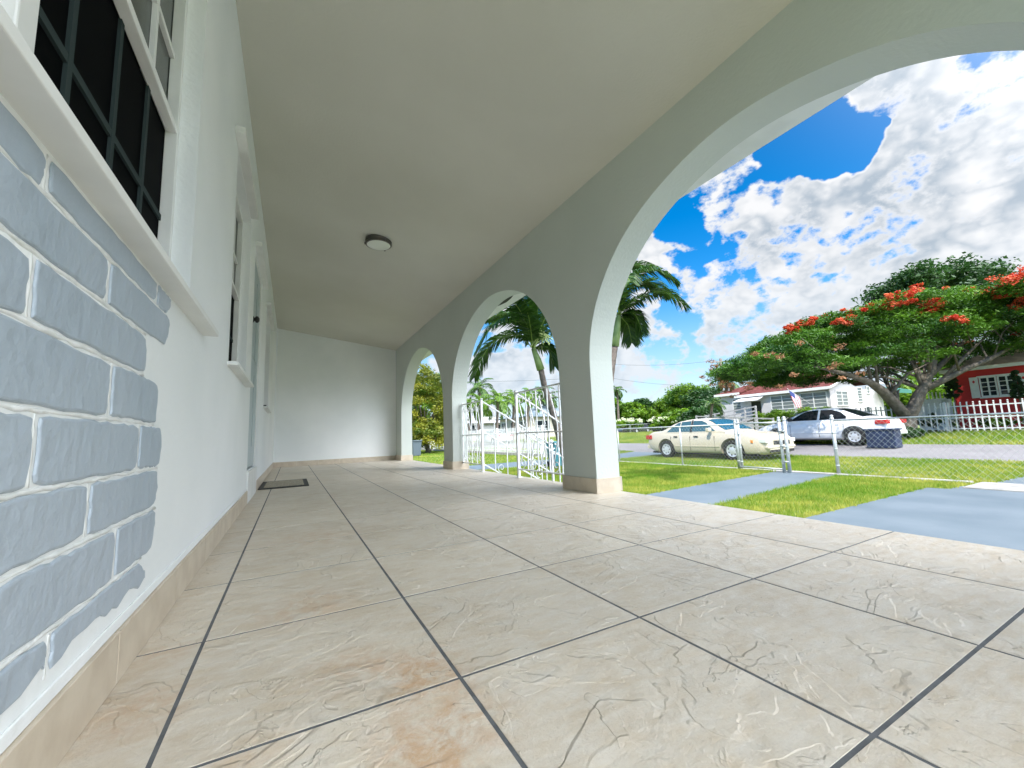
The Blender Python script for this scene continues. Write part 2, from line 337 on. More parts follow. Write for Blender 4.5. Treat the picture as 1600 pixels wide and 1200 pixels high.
# ------------------------------------------------------------------ mesh helpers
class MB:
    def __init__(s): s.v = []; s.f = []; s.m = []; s.t = []
    def add(s, vs, fs, mi=0, tone=None):
        o = len(s.v); s.v += [tuple(p) for p in vs]
        for f in fs: s.f.append([i + o for i in f]); s.m.append(mi); s.t.append(tone)
        return s
    def box(s, x0, x1, y0, y1, z0, z1, mi=0, tone=None):
        v = [(x, y, z) for z in (z0, z1) for y in (y0, y1) for x in (x0, x1)]
        return s.add(v, [(0, 2, 3, 1), (4, 5, 7, 6), (0, 1, 5, 4), (2, 6, 7, 3), (0, 4, 6, 2), (1, 3, 7, 5)], mi, tone)
    def bar(s, a, b, w, h=None, up=(0, 0, 1), mi=0):
        a, b = Vector(a), Vector(b); h = h or w
        d = (b - a).normalized(); u = Vector(up)
        if abs(d.dot(u)) > .95: u = Vector((0, 1, 0))
        r = d.cross(u).normalized(); u = r.cross(d)
        v = [p + r * (sx * w / 2) + u * (sz * h / 2) for p in (a, b) for sx, sz in ((-1, -1), (1, -1), (1, 1), (-1, 1))]
        return s.add(v, [(3, 2, 1, 0), (4, 5, 6, 7), (0, 1, 5, 4), (1, 2, 6, 5), (2, 3, 7, 6), (3, 0, 4, 7)], mi)
    def tube(s, pts, rr, n=8, mi=0, cap=True):
        pts = [Vector(p) for p in pts]
        if not hasattr(rr, '__len__'): rr = [rr] * len(pts)
        o = len(s.v); prev = None
        for i, p in enumerate(pts):
            d = (pts[min(i + 1, len(pts) - 1)] - pts[max(i - 1, 0)]).normalized()
            u = prev if prev is not None else (Vector((0, 0, 1)) if abs(d.z) < .9 else Vector((1, 0, 0)))
            r = d.cross(u)
            r = r.normalized() if r.length > 1e-6 else Vector((1, 0, 0))
            u = r.cross(d).normalized(); prev = u
            for k in range(n):
                a = 2 * math.pi * k / n
                s.v.append(tuple(p + (r * math.cos(a) + u * math.sin(a)) * rr[i]))
        for i in range(len(pts) - 1):
            for k in range(n):
                a = o + i * n + k; b = o + i * n + (k + 1) % n
                s.f.append([a, b, b + n, a + n]); s.m.append(mi); s.t.append(None)
        if cap:
            s.f.append([o + k for k in range(n)][::-1]); s.m.append(mi); s.t.append(None)
            e = o + (len(pts) - 1) * n
            s.f.append([e + k for k in range(n)]); s.m.append(mi); s.t.append(None)
        return s
    def lathe(s, c, prof, n=24, ax='z', mi=0):
        o = len(s.v)
        for (r, h) in prof:
            for k in range(n):
                a = 2 * math.pi * k / n; x, y = r * math.cos(a), r * math.sin(a)
                q = {'z': (x, y, h), 'x': (h, x, y), 'y': (x, h, y)}[ax]
                s.v.append((c[0] + q[0], c[1] + q[1], c[2] + q[2]))
        for i in range(len(prof) - 1):
            for k in range(n):
                a = o + i * n + k; b = o + i * n + (k + 1) % n
                s.f.append([a, b, b + n, a + n]); s.m.append(mi); s.t.append(None)
        return s
    def poly(s, pts, thick, nrm, mi=0):
        n = len(pts); nv = Vector(nrm) * thick
        v = [Vector(p) for p in pts] + [Vector(p) + nv for p in pts]
        fs = [list(range(n))[::-1], list(range(n, 2 * n))] + [[i, (i + 1) % n, n + (i + 1) % n, n + i] for i in range(n)]
        return s.add(v, fs, mi)
    def build(s, name, mats, parent=None, smooth=False, bevel=0, loc=None):
        me = bpy.data.meshes.new(name); me.from_pydata(s.v, [], s.f)
        if not isinstance(mats, (list, tuple)): mats = [mats]
        for m in mats: me.materials.append(m)
        if any(s.m): me.polygons.foreach_set('material_index', s.m)
        if any(t is not None for t in s.t):
            a = me.attributes.new('tone', 'FLOAT', 'FACE'); a.data.foreach_set('value', [t or 0.0 for t in s.t])
        bm = bmesh.new(); bm.from_mesh(me); bmesh.ops.recalc_face_normals(bm, faces=bm.faces); bm.to_mesh(me); bm.free()
        if smooth: me.polygons.foreach_set('use_smooth', [True] * len(me.polygons))
        me.update()
        o = bpy.data.objects.new(name, me); COL.objects.link(o)
        if bevel:
            b = o.modifiers.new('bevel', 'BEVEL'); b.width = bevel; b.segments = 2; b.limit_method = 'ANGLE'
        if parent:
            o.parent = parent
            o.matrix_parent_inverse = parent.matrix_basis.inverted()
        return o

def fast_mesh(name, V, FQ, mats, parent=None, tone=None, midx=None):
    """V (n,3) array, FQ (m,k) array of same-length faces"""
    me = bpy.data.meshes.new(name); n, k = FQ.shape
    me.vertices.add(len(V)); me.vertices.foreach_set('co', V.astype(np.float32).ravel())
    me.loops.add(n * k); me.loops.foreach_set('vertex_index', FQ.astype(np.int32).ravel())
    me.polygons.add(n); me.polygons.foreach_set('loop_start', np.arange(0, n * k, k, dtype=np.int32))
    if not isinstance(mats, (list, tuple)): mats = [mats]
    for m in mats: me.materials.append(m)
    if midx is not None: me.polygons.foreach_set('material_index', midx.astype(np.int32))
    if tone is not None:
        a = me.attributes.new('tone', 'FLOAT', 'FACE'); a.data.foreach_set('value', tone.astype(np.float32))
    me.update(calc_edges=True); me.validate()
    o = bpy.data.objects.new(name, me); COL.objects.link(o)
    if parent: o.parent = parent; o.matrix_parent_inverse = parent.matrix_basis.inverted()
    return o

def thing(name, label, cat, loc=(0, 0, 0), group=None):
    o = bpy.data.objects.new(name, None); COL.objects.link(o); o.location = loc
    o.empty_display_size = .2
    o['label'] = label; o['category'] = cat
    if group: o['group'] = group
    return o
def tag(o, label, cat, group=None):
    o['label'] = label; o['category'] = cat
    if group: o['group'] = group
    return o
def struct(o, kind='structure'): o['kind'] = kind; return o

# ------------------------------------------------------------------ terrain
GZ = -0.70
PROF = [(-400, -.70), (12.5, -.70), (13.6, -.67), (14.3, -.63), (18.2, -.41), (20.5, -.30), (23.5, -.16), (27, -.10), (60, -.05), (1200, 0)]
def gz(x):
    for (a, za), (b, zb) in zip(PROF, PROF[1:]):
        if x <= b: return za + (zb - za) * (x - a) / (b - a)
    return 0
def sheet(name, quads, m, lift):
    """a sheet draped on the terrain: quads of (x0,x1, (ya0,ya1), (yb0,yb1))"""
    b = MB()
    for (x0, x1, ya, yb) in quads:
        xs = sorted(set([x0, x1] + [p[0] for p in PROF if x0 < p[0] < x1]))
        for xa, xb in zip(xs, xs[1:]):
            fa, fb = (xa - x0) / (x1 - x0), (xb - x0) / (x1 - x0)
            A = ya[0] + (ya[1] - ya[0]) * fa, yb[0] + (yb[1] - yb[0]) * fa
            B = ya[0] + (ya[1] - ya[0]) * fb, yb[0] + (yb[1] - yb[0]) * fb
            b.add([(xa, A[0], gz(xa) + lift), (xb, B[0], gz(xb) + lift), (xb, B[1], gz(xb) + lift), (xa, A[1], gz(xa) + lift)], [(0, 1, 2, 3)])
    return struct(b.build(name, m))
gb = MB()
ys = [-900, -60, -20, 0, 20, 60, 120, 900]
xs = [p[0] for p in PROF]
for x in xs:
    for y in ys: gb.v.append((x, y, gz(x)))
for i in range(len(xs) - 1):
    for j in range(len(ys) - 1):
        a = i * len(ys) + j; gb.f.append([a, a + len(ys), a + len(ys) + 1, a + 1]); gb.m.append(0); gb.t.append(None)
struct(gb.build('ground', MT['soil']))
sheet('road', [(14.3, 18.2, (-300, -300), (400, 400))], MT['asphalt'], .004)
sheet('side_road', [(18.2, 200, (60, 90), (66, 96))], MT['asphalt'], .004)
sheet('path', [(3.2, 10.3, (3.72, 4.55), (5.1, 5.83))], MT['paint_walk'], .010)
sheet('driveway', [(2.17, 9.25, (-7, -7), (2.80, 2.84)), (9.25, 10.25, (-7, -7), (2.62, 2.5)), (10.5, 14.3, (-5, -5), (2.40, 2.2))], MT['paint_walk'], .008)
sheet('neighbor_driveway', [(2.6, 14.3, (12.2, 12.4), (14.6, 14.9))], MT['paint_walk'], .008)

kb = MB(); kb.box(10.27, 10.47, 2.6, 16.2, GZ - .1, GZ + .03)
struct(kb.build('kerb_beam', MT['concrete'], bevel=.01))
kb = MB(); kb.box(9.5, 10.48, -6, 2.5, GZ - .1, GZ + .022)
struct(kb.build('concrete_strip', MT['concrete']))

# ------------------------------------------------------------------ the porch
S = 0.45
XW = -0.66 * S; XI = 4.32 * S; XO = 4.80 * S; YB = 19.6 * S; YN = -1.15
def U(z): return z * S + EYE            # photo-relative height unit -> world z
ZC_L, ZC_R = U(4.85), U(4.2)

# floor
fb = MB()
gx = [XW] + [-.169 + .4585 * k for k in range(0, 6)]
gx[-1] = 2.150
gy = [.329 + .4527 * k for k in range(-3, 19)] + [YB]
gy[-1] = YB
rng = random.Random(3)
g = .0036
for i in range(len(gx) - 1):
    for j in range(len(gy) - 1):
        x0, x1, y0, y1 = gx[i] + (g if i else 0), gx[i + 1] - g, gy[j] + g, gy[j + 1] - g
        if i == len(gx) - 2: x1 = gx[i + 1]
        if y1 - y0 < .05: continue
        jit = [rng.uniform(-.001, .001) for _ in range(4)]
        c = .0005; z = -.0002; zl = -.0011; t = rng.random()
        v = [(x0, y0, zl), (x1, y0, zl), (x1, y1, zl), (x0, y1, zl), (x0 + c, y0 + c, z), (x1 - c, y0 + c, z), (x1 - c, y1 - c, z), (x0 + c, y1 - c, z)]
        fb.add(v, [(4, 5, 6, 7), (0, 1, 5, 4), (1, 2, 6, 5), (2, 3, 7, 6), (3, 0, 4, 7)], 0, t)
fb.box(XW, 2.146, gy[0], YB, -.70, -.0012, 1, 0.0)
struct(fb.build('porch_floor', [MT['tile'], MT['grout']]))

home = thing('house', 'white stucco house with the arcaded porch the picture is taken from', 'house', (0, 3, 0))

# house wall with openings
TW = .16
OPEN = [(.2 * S, 3.50 * S, U(.93), U(3.55)),           # y0, y1, z0, z1
        (5.55 * S, 7.45 * S, U(.93), U(3.55)),
        (8.35 * S, 10.1 * S, U(-.45), U(3.5)),
        (12.1 * S, 14.1 * S, U(.93), U(3.5))]
wb = MB()
y = YN; XB = XW - TW
for (a, b, z0, z1) in OPEN:
    wb.box(XB, XW, y, a, -.3, ZC_L + .05)
    wb.box(XB, XW, a, b, -.3, z0); wb.box(XB, XW, a, b, z1, ZC_L + .05)
    y = b
wb.box(XB, XW, y, YB, -.3, ZC_L + .05)
wb.build('wall', MT['stucco'], home)
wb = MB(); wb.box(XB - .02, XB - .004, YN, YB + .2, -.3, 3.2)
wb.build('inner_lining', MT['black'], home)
bwl = MB(); bwl.box(XW + .001, XI - .001, YB, YB + .15, -.3, ZC_L + .1)
bwl.box(XW + .46 * (XI - XW), XW + .465 * (XI - XW), YB - .0015, YB, .1, ZC_R + .02)
bwl.build('end_wall', MT['stucco'], home)
cb = MB()
cb.add([(XW - .2, YN, ZC_L + .026), (XO + .1, YN, ZC_R - .035), (XO + .1, YB + .16, ZC_R - .035), (XW - .2, YB + .16, ZC_L + .026)], [(0, 1, 2, 3)])
def zceil(x): return ZC_L + (ZC_R - ZC_L) * (x - XW) / (XI - XW)
cb = MB(); cb.add([(XW - .1, YN, zceil(XW - .1)), (XI + .05, YN, zceil(XI + .05)), (XI + .05, YB + .1, zceil(XI + .05)), (XW - .1, YB + .1, zceil(XW - .1)),
                   (XW - .1, YN, zceil(XW - .1) + .1), (XI + .05, YN, zceil(XI + .05) + .1), (XI + .05, YB + .1, zceil(XI + .05) + .1), (XW - .1, YB + .1, zceil(XW - .1) + .1)],
                  [(0, 1, 2, 3), (4, 5, 6, 7), (0, 1, 5, 4), (1, 2, 6, 5), (2, 3, 7, 6), (3, 0, 4, 7)])
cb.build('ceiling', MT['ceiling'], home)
# roof and eave: soffit and fascia outside the arcade
rb = MB()
ZS = U(3.75); XE = 5.5 * S
rb.box(XO + .001, XE, YN, YB + .4, ZS, ZS + .015)
rb.build('soffit', MT['trim'], home)
rb = MB(); rb.box(XE, XE + .025, YN, YB + .42, ZS - .0, ZS + .17); rb.build('fascia', MT['trim'], home)
rb = MB(); rb.add([(XE + .06, YN, ZS + .18), (XE + .06, YB + .45, ZS + .18), (-4, YB + .45, 3.75), (-4, YN, 3.75), (XE + .06, YN, ZS + .21), (XE + .06, YB + .45, ZS + .21), (-4, YB + .45, 3.78), (-4, YN, 3.78)],
                  [(0, 1, 2, 3), (4, 5, 6, 7), (0, 1, 5, 4), (1, 2, 6, 5), (2, 3, 7, 6), (3, 0, 4, 7)])
rb.build('roof', MT['roof_grey'], home)
# ragged hole in the soffit by the middle arch
hb = MB(); pts = []; rr0 = ray(786, 471); kk = (ZS - EYE) / rr0[2]; hx, hy = rr0[0] * kk, rr0[1] * kk
for (dy, dx) in ((-.30, 0), (-.2, -.05), (-.02, -.05), (.08, -.02), (.28, -.012), (.30, 0), (.1, .035), (.0, .05), (-.15, .035)):
    pts.append((hx + dx, hy + dy, ZS - .004))
hb.poly(pts, .002, (0, 0, 1))
hb.build('dark_hole', MT['black'], home)

# arch wall
ARCH = [(-.22, 5.24, 2.51), (6.13, 11.89, 9.01), (12.73, 18.55, 15.64)]
def low(y):
    for a, b, c in ARCH:
        if a < y < b:
            h = (b - a) / 2; t = max(0, 1 - ((y - (a + b) / 2) / h) ** 2)
            return 1.05 + 2.41 * math.sqrt(t)
    return None
ab = MB(); ztop = U(4.2) + .02
def quad(pts): ab.add(pts, [(0, 1, 2, 3)])
edges = [YN / S] + [e for a, b, c in ARCH for e in (a, b)] + [YB / S]
segs = []
for i in range(0, len(edges) - 1, 2):
    y0, y1 = edges[i] * S, edges[i + 1] * S
    ab.box(XI, XO, y0, y1, -.02, U(1.05))
    ab.box(XI, XO, y0, y1, U(1.05), ztop)
for a, b, c in ARCH:
    n = 64; ang = [math.pi * k / n for k in range(n + 1)]
    ysn = [((a + b) / 2 - (b - a) / 2 * math.cos(t)) * S for t in ang]
    zsn = [U(1.05 + 2.41 * math.sin(t)) + .0035 * math.sin(t * 9 + a) * math.sin(t) for t in ang]
    for k in range(n):
        ya, yb, za, zb = ysn[k], ysn[k + 1], zsn[k], zsn[k + 1]
        for X in (XI, XO): quad([(X, ya, za), (X, yb, zb), (X, yb, ztop), (X, ya, ztop)])
        quad([(XI, ya, za), (XO, ya, za), (XO, yb, zb), (XI, yb, zb)])
        quad([(XI, ya, ztop), (XO, ya, ztop), (XO, yb, ztop), (XI, yb, ztop)])
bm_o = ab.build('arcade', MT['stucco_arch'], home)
bm = bmesh.new(); bm.from_mesh(bm_o.data); bmesh.ops.remove_doubles(bm, verts=bm.verts, dist=.0004)
bm.to_mesh(bm_o.data); bm.free()
# tile skirtings
pb = MB(); hh = U(-.77)
def pl(y0, y1):
    pb.box(XI - .014, XI, y0 - .012, y1 + .012, .0, hh); pb.box(XO, XO + .012, y0 - .012, y1 + .012, .0, hh)
    pb.box(XI, XO, y0 - .012, y0, 0, hh); pb.box(XI, XO, y1, y1 + .012, 0, hh)
for i in range(0, len(edges) - 1, 2):
    pb = MB(); pl(edges[i] * S, min(edges[i + 1] * S, YB - .013))
    pb.build('column_skirting', MT['base_tile'], home, bevel=.0015)
sb = MB(); yy = YN; k = 0
while yy < OPEN[2][0] - .02:
    e = min(yy + .4527, OPEN[2][0] - .02); sb.box(XW, XW + .011, yy + .0015, e - .0015, 0, U(-.785)); yy = e
sb.build('skirting', MT['base_tile'], home, bevel=.0012); sb = MB()
yy = OPEN[2][1] + .02
while yy < YB - .02:
    e = min(yy + .4527, YB - .012); sb.box(XW, XW + .011, yy + .0015, e - .0015, 0, U(-.785)); yy = e
sb.build('skirting', MT['base_tile'], home, bevel=.0012); sb = MB()
for k in range(6):
    xa = XW + .012 + k * .376; xb_ = min(xa + .374, XI - .002)
    sb.box(xa, xb_, YB - .011, YB, 0, U(-.80))
sb.build('skirting', MT['base_tile'], home, bevel=.0012)
sb = MB(); sb.box(XW, XW + .0045, YN, OPEN[2][0] - .02, U(-.783), U(-.735)); sb.build('skirting_ledge', MT['stucco'], home, bevel=.002); sb = MB(); sb.box(XW, XW + .0045, OPEN[2][1] + .02, YB, U(-.783), U(-.735))
sb.build('skirting_ledge', MT['stucco'], home, bevel=.002)
# raised threshold under the door
tb = MB(); tb.box(XW, XW + .013, OPEN[2][0] - .02, OPEN[2][1] + .02, 0, U(-.47)); tb.build('threshold', MT['trim'], home, bevel=.003)

# painted stone veneer
stones = []
courses = [(.765, .875, [0.2, 1.62, 2.74, 2.98]), (.575, .750, [-.1, .95, 2.11, 3.0]), (.375, .555, [.2, 1.6, 2.63]), (.135, .350, [.1, 1.0, 2.22, 2.87]),
           (-.10, .11, [0, .8, 1.70, 2.62, 2.99]), (-.315, -.125, [.3, 1.1, 2.10, 2.96]), (-.545, -.34, [-.1, .9, 1.55, 2.41, 2.97]), (-.70, -.57, [.1, 1.9, 2.82])]
rs = random.Random(11)
vb = MB()
def rough_poly(y0, y1, z0, z1, ragged_end, ragged_bottom):
    pts = []
    n = 14; g_ = .020
    y0 += g_; y1 -= g_ * (0 if ragged_end else 1)
    for k in range(n): f = k / n; pts.append([y0 + (y1 - y0) * f, z0])
    for k in range(6): f = k / 6; pts.append([y1, z0 + (z1 - z0) * f])
    for k in range(n): f = k / n; pts.append([y1 + (y0 - y1) * f, z1])
    for k in range(6): f = k / 6; pts.append([y0, z1 + (z0 - z1) * f])
    tilt = rs.uniform(-.008, .008)
    for q in pts:
        q[0] += rs.uniform(-.006, .006); q[1] += rs.uniform(-.005, .005) + tilt * (q[0] - y0)
    cx_, cz_ = (y0 + y1) / 2, (z0 + z1) / 2
    # soften the corners
    for q in pts:
        fy = abs(q[0] - cx_) / ((y1 - y0) / 2); fz = abs(q[1] - cz_) / ((z1 - z0) / 2)
        if fy > .93 and fz > .8: q[0] += (cx_ - q[0]) * .012; q[1] += (cz_ - q[1]) * .07
    if ragged_end:
        s_ = rs.uniform(-.09, .09); bul = rs.uniform(.0, .04)
        for q in pts:
            if q[0] > y1 - .25:
                w = (q[0] - (y1 - .25)) / .25
                q[0] += w * (s_ * (q[1] - cz_) / (z1 - z0) * .9 + bul * (1 - ((q[1] - cz_) / (z1 - z0) * 2) ** 2) - .01 + rs.uniform(-.012, .012))
    if ragged_bottom:
        for q in pts:
            if q[1] < cz_: q[1] += rs.uniform(0, .05)
    return [(q[0] * S, U(q[1])) for q in pts]
for ci, (z0, z1, js) in enumerate(courses):
    js = [-3.2, -2.0, -1.1][ci % 2:] + js
    for k in range(len(js) - 1):
        pts = rough_poly(js[k], js[k + 1], z0, z1, k == len(js) - 2, ci == 7)
        n = len(pts); cy = sum(p[0] for p in pts) / n; cz = sum(p[1] for p in pts) / n
        d = .0032
        o = len(vb.v); x0 = XW + .0005
        ring = lambda x, f, ff: [(x, cy + (p[0] - cy) * f, cz + (p[1] - cz) * ff) for p in pts]
        i1 = 1 - .006 / max(.02, (js[k + 1] - js[k]) * S); i2 = 1 - .010 / max(.02, (z1 - z0) * S)
        vs = ring(x0, 1, 1) + ring(x0 + d * .75, (1 + i1) / 2 + .001, (1 + i2) / 2 + .004) + ring(x0 + d, i1, i2)
        fs = [[i, (i + 1) % n, n + (i + 1) % n, n + i] for i in range(n)] + [[n + i, n + (i + 1) % n, 2 * n + (i + 1) % n, 2 * n + i] for i in range(n)] + [list(range(2 * n, 3 * n))]
        vb.add(vs, fs)
vb.build('stone_veneer', MT['stone'], home)
mb_ = MB()
for ci in range(len(courses) - 1):                        # raised mortar beads along the courses
    z = (courses[ci][0] + courses[ci + 1][1]) / 2
    ye = min(courses[ci][2][-1], courses[ci + 1][2][-1]) + .03
    pts = []; rr = []; yv = -3.2
    while yv < ye:
        pts.append((XW - .002, yv * S, U(z) + rs.uniform(-.0022, .0022))); rr.append(rs.uniform(.0030, .0052)); yv += .06
    mb_.tube(pts, rr, 6)
for ci, (z0, z1, js) in enumerate(courses):
    for yj in js[:-1]:
        pts = []; rr = []
        for k in range(9):
            f = k / 8; pts.append((XW - .0022, yj * S + rs.uniform(-.002, .002), U(z0 + (z1 - z0) * f))); rr.append(rs.uniform(.0028, .0042))
        mb_.tube(pts, rr, 6)
mb_.build('mortar_bead', MT['mortar'], home, smooth=True)

# windows, sills and hoods
def sash_window(y0, y1, z0, z1, xg, cols_n, rail_z, bars_y, bar_lo, bar_hi, label=None):
    fr = MB()
    fw = .022
    for (a, b, c, d) in ((y0, y0 + fw, z0, z1), (y1 - fw, y1, z0, z1), (y0 + fw, y1 - fw, z0, z0 + fw), (y0 + fw, y1 - fw, z1 - fw, z1)):
        fr.box(xg - .02, xg + .012, a, b, c, d)
    fr.box(xg - .018, xg + .010, y0 + fw, y1 - fw, rail_z, rail_z + .020)
    fr.box(xg - .018, xg + .004, y0 + fw, y1 - fw, rail_z + .024, rail_z + .042)
    w = fr.build('window', MT['trim'], home, bevel=.002)
    g1 = MB(); g1.box(xg - .026, xg - .021, y0 + .005, y1 - .005, z0 + .005, rail_z + .005); g1.build('lower_pane', MT['black_glass'], w)
    g2 = MB(); g2.box(xg - .026, xg - .021, y0 + .005, y1 - .005, rail_z + .03, z1 - .005); g2.build('upper_pane', MT['green_glass'], w)
    m1 = MB(); m2 = MB()
    for yb_ in bars_y:
        m1.box(xg - .0205, xg - .014, yb_ - .009, yb_ + .009, z0 + fw, rail_z); m2.box(xg - .0205, xg - .008, yb_ - .009, yb_ + .009, rail_z + .042, z1 - fw)
    m1.box(xg - .0208, xg - .0145, y0 + fw, y1 - fw, bar_lo - .009, bar_lo + .009); m2.box(xg - .0208, xg - .0085, y0 + fw, y1 - fw, bar_hi - .009, bar_hi + .009)
    m1.build('lower_muntins', MT['muntin_dark'], w); m2.build('upper_muntins', MT['trim'], w)
    return w
XG = -.80 * S
def opening(a, b, z0, z1, sash_y):
    for (p, q) in sash_y:
        n = 4 if q - p > .5 else 2
        bars = [p + (q - p) * k / n for k in range(1, n)]
        sash_window(p, q, z0, z1, XG, n, U(2.22), bars, U(1.57), U(2.82))
w1 = OPEN[0]
opening(w1[0], w1[1], w1[2], w1[3], [(w1[0], 1.58 * S), (1.68 * S, w1[1])])
mb2 = MB(); mb2.box(XG - .03, XG + .03, 1.58 * S, 1.68 * S, w1[2], w1[3]); mb2.build('window_mullion', MT['trim'], home, bevel=.003)
w2 = OPEN[1]; opening(w2[0], w2[1], w2[2], w2[3], [(w2[0], w2[1])])
w3 = OPEN[3]; opening(w3[0], w3[1], w3[2], w3[3], [(w3[0], w3[1])])
for (a, b) in ((-.1 * S, 4.05 * S), (5.45 * S, 7.62 * S), (12.0 * S, 14.3 * S)):
    q = MB(); q.box(XG - .02, XW + .047, a, b, U(.89), U(.93) + .001); q.build('window_sill', MT['trim'], home, bevel=.002)
for (a, b, z) in ((5.2 * S, 7.3 * S, 3.56), (8.2 * S, 10.6 * S, 3.52), (11.8 * S, 14.6 * S, 3.52)):
    q = MB(); q.box(XW, XW + .048, a, b, U(z), U(z) + .035); q.build('window_hood', MT['trim'], home, bevel=.002)
# front door
a, b, z0, z1 = OPEN[2]
dr = MB(); dr.box(XG + .015, XG + .05, a + .03, b - .03, z0 + .01, z1 - .03)
for (p, q, r, s_) in ((.1, .45, .1, .45), (.55, .9, .1, .45), (.1, .45, .52, .92), (.55, .9, .52, .92)):
    dr.box(XG + .05, XG + .056, a + (b - a) * p, a + (b - a) * q, z0 + (z1 - z0) * r, z0 + (z1 - z0) * s_)
door = dr.build('door', MT['door_grey'], home, bevel=.003)
q = MB(); q.box(XG, XG + .06, a, a + .03, z0, z1); q.box(XG, XG + .06, b - .03, b, z0, z1); q.box(XG, XG + .06, a + .03, b - .03, z1 - .03, z1); q.build('door_frame', MT['trim'], home)
q = MB(); q.lathe((XG + .056, a + .09, U(2.25)), [(0.0, .045), (.012, .045), (.027, .034), (.027, .02), (.012, .012), (.03, .0)], 16, 'x'); q.build('knob', MT['black'], door, True)
q = MB(); q.box(XW - .02, XW + .02, w3[0] + .15, w3[0] + .21, U(.93), U(.93) + .03); q.build('window_latch', MT['black'], home)

# ceiling lamp
lx, ly = 1.66 * S, 9.27 * S; lz = zceil(lx)
lamp = thing('ceiling_light', 'round flush ceiling lamp with frosted lens and dark double ring under the porch ceiling', 'ceiling light', (lx, ly, lz))
R0 = .133
q = MB(); q.lathe((lx, ly, lz), [(R0 * .98, .012), (R0, -.004), (R0, -.016), (R0 * .93, -.018), (R0 * .93, -.030), (R0 * .985, -.032), (R0 * .985, -.044), (R0 * .88, -.050), (R0 * .86, -.046)], 48)
q.build('ring', MT['nickel'], lamp, True)
q = MB(); q.lathe((lx, ly, lz), [(R0 * .915, -.002), (R0 * .915, -.044), (R0 * .86, -.050), (R0 * .6, -.060), (R0 * .3, -.065), (.0005, -.067)], 48); q.build('lens', MT['milk_glass'], lamp, True)
for t in (0.9, 2.99, 5.1):
    q = MB(); q.box(lx + R0 * math.cos(t) - .006, lx + R0 * math.cos(t) + .006, ly + R0 * math.sin(t) - .006, ly + R0 * math.sin(t) + .006, lz - .052, lz - .03); q.build('clip', MT['nickel'], lamp)

# doormat
mt = thing('doormat', 'black edged rectangular doormat lying on the tiles before the door', 'doormat', (-.06, 5.2, 0))
q = MB(); mx0, mx1, my0, my1 = XW + .015, .372 * S, 10.56 * S, 12.45 * S
q.box(mx0, mx1, my0, my1, .0004, .009); q.build('rubber_base', MT['black'], mt, bevel=.003)
q = MB(); q.box(mx0 + .045, mx1 - .045, my0 + .07, my1 - .09, .009, .0135); q.build('pile', MT['mat_pile'], mt, bevel=.002)

# ------------------------------------------------------------------ iron stair railings in the middle arch
def scroll(mb, c, r0, turns, start, axis, rr=.005, flip=1, mi=0):
    """flat spiral in the plane spanned by axis (unit horizontal vector) and z"""
    ax = Vector(axis); pts = []; n = int(20 * turns)
    for k in range(n + 1):
        f = k / n; a = start + flip * f * turns * 2 * math.pi; r = r0 * (1 - .72 * f)
        pts.append(Vector(c) + ax * (r * math.cos(a)) + Vector((0, 0, r * math.sin(a))))
    mb.tube(pts, rr, 5, mi)
def railing(label, y_wall, y_post, grp):
    t = thing('stair_railing', label, 'railing', (2.08, y_post, 0), grp)
    X = 2.08; top = U(.96) if False else .875
    sgn = 1 if y_wall > y_post else -1
    post = MB(); post.bar((X, y_post, 0), (X, y_post, .895), .026); post.box(X - .03, X + .03, y_post - .03, y_post + .03, .0005, .006)
    post.lathe((X, y_post, .895), [(.02, 0), (.02, .006), (.006, .012)], 8)
    post.build('post', MT['iron_white'], t)
    pn = MB()
    for z, w in ((.875, .024), (.455, .014), (.085, .016)): pn.bar((X, y_post, z), (X, y_wall, z), w, .012)
    pn.bar((X, y_wall - sgn * .02, .07), (X, y_wall - sgn * .02, .90), .016)
    L_ = abs(y_wall - y_post)
    nb = max(2, round(L_ / .22))
    for k in range(1, nb + 1):
        yy = y_post + sgn * L_ * k / (nb + 1)
        pn.bar((X, yy, .085), (X, yy, .875), .011)
    for k in range(nb + 1):
        yy = y_post + sgn * L_ * (k + .5) / (nb + 1)
        w = min(.05, L_ / (nb + 1) * .42)
        for (zc, fl) in ((.80, 1), (.15, -1)): scroll(pn, (X, yy, zc), w, 1.1, math.pi / 2 * fl, (0, 1, 0), .0045, fl)
        pn.bar((X, yy + w * .9, .80), (X, yy - w * .9, .53), .008); pn.bar((X, yy - w * .9, .38), (X, yy + w * .9, .15), .008)
    pn.build('side_panel', MT['iron_white'], t)
    # flight rail going down and away
    X2 = X + 1.02; drop = .60
    fl = MB()
    for z in (.875, .50, .10): fl.bar((X, y_post, z), (X2, y_post, z - drop), .022 if z > .8 else .014, .014)
    for k in range(1, 6):
        f = k / 6; xx = X + (X2 - X) * f; zz = -drop * f
        fl.bar((xx, y_post, zz + .10), (xx, y_post, zz + .875), .010)
    for k in (1, 4):
        f = (k + .5) / 6; xx = X + (X2 - X) * f; zz = -drop * f
        for (zc, s_) in ((.60, -1), (.18, -1)): scroll(fl, (xx, y_post, zz + zc), .055, 1.1, math.pi / 2 * s_, (1, 0, 0), .0045, s_)
    scroll(fl, (X2 + .05, y_post, .875 - drop - .07), .085, 1.0, math.pi / 2, (1, 0, 0), .009, -1)
    fl.build('flight_rail', MT['iron_white'], t)
    nw = MB(); nw.bar((X2, y_post, GZ), (X2, y_post, .875 - drop + .02), .026); nw.lathe((X2, y_post, .875 - drop + .05), [(.001, .03), (.022, .018), (.03, 0), (.022, -.018), (.008, -.03)], 10)
    nw.build('newel_post', MT['iron_white'], t)
railing('white scrolled iron railing fixed to the pillar between the far and middle arches', 11.86 * S, 4.665, 'iron railings beside the porch steps')
railing('white scrolled iron railing fixed to the near pillar, to the right of the step gap', 6.16 * S, 3.76, 'iron railings beside the porch steps')
q = MB()
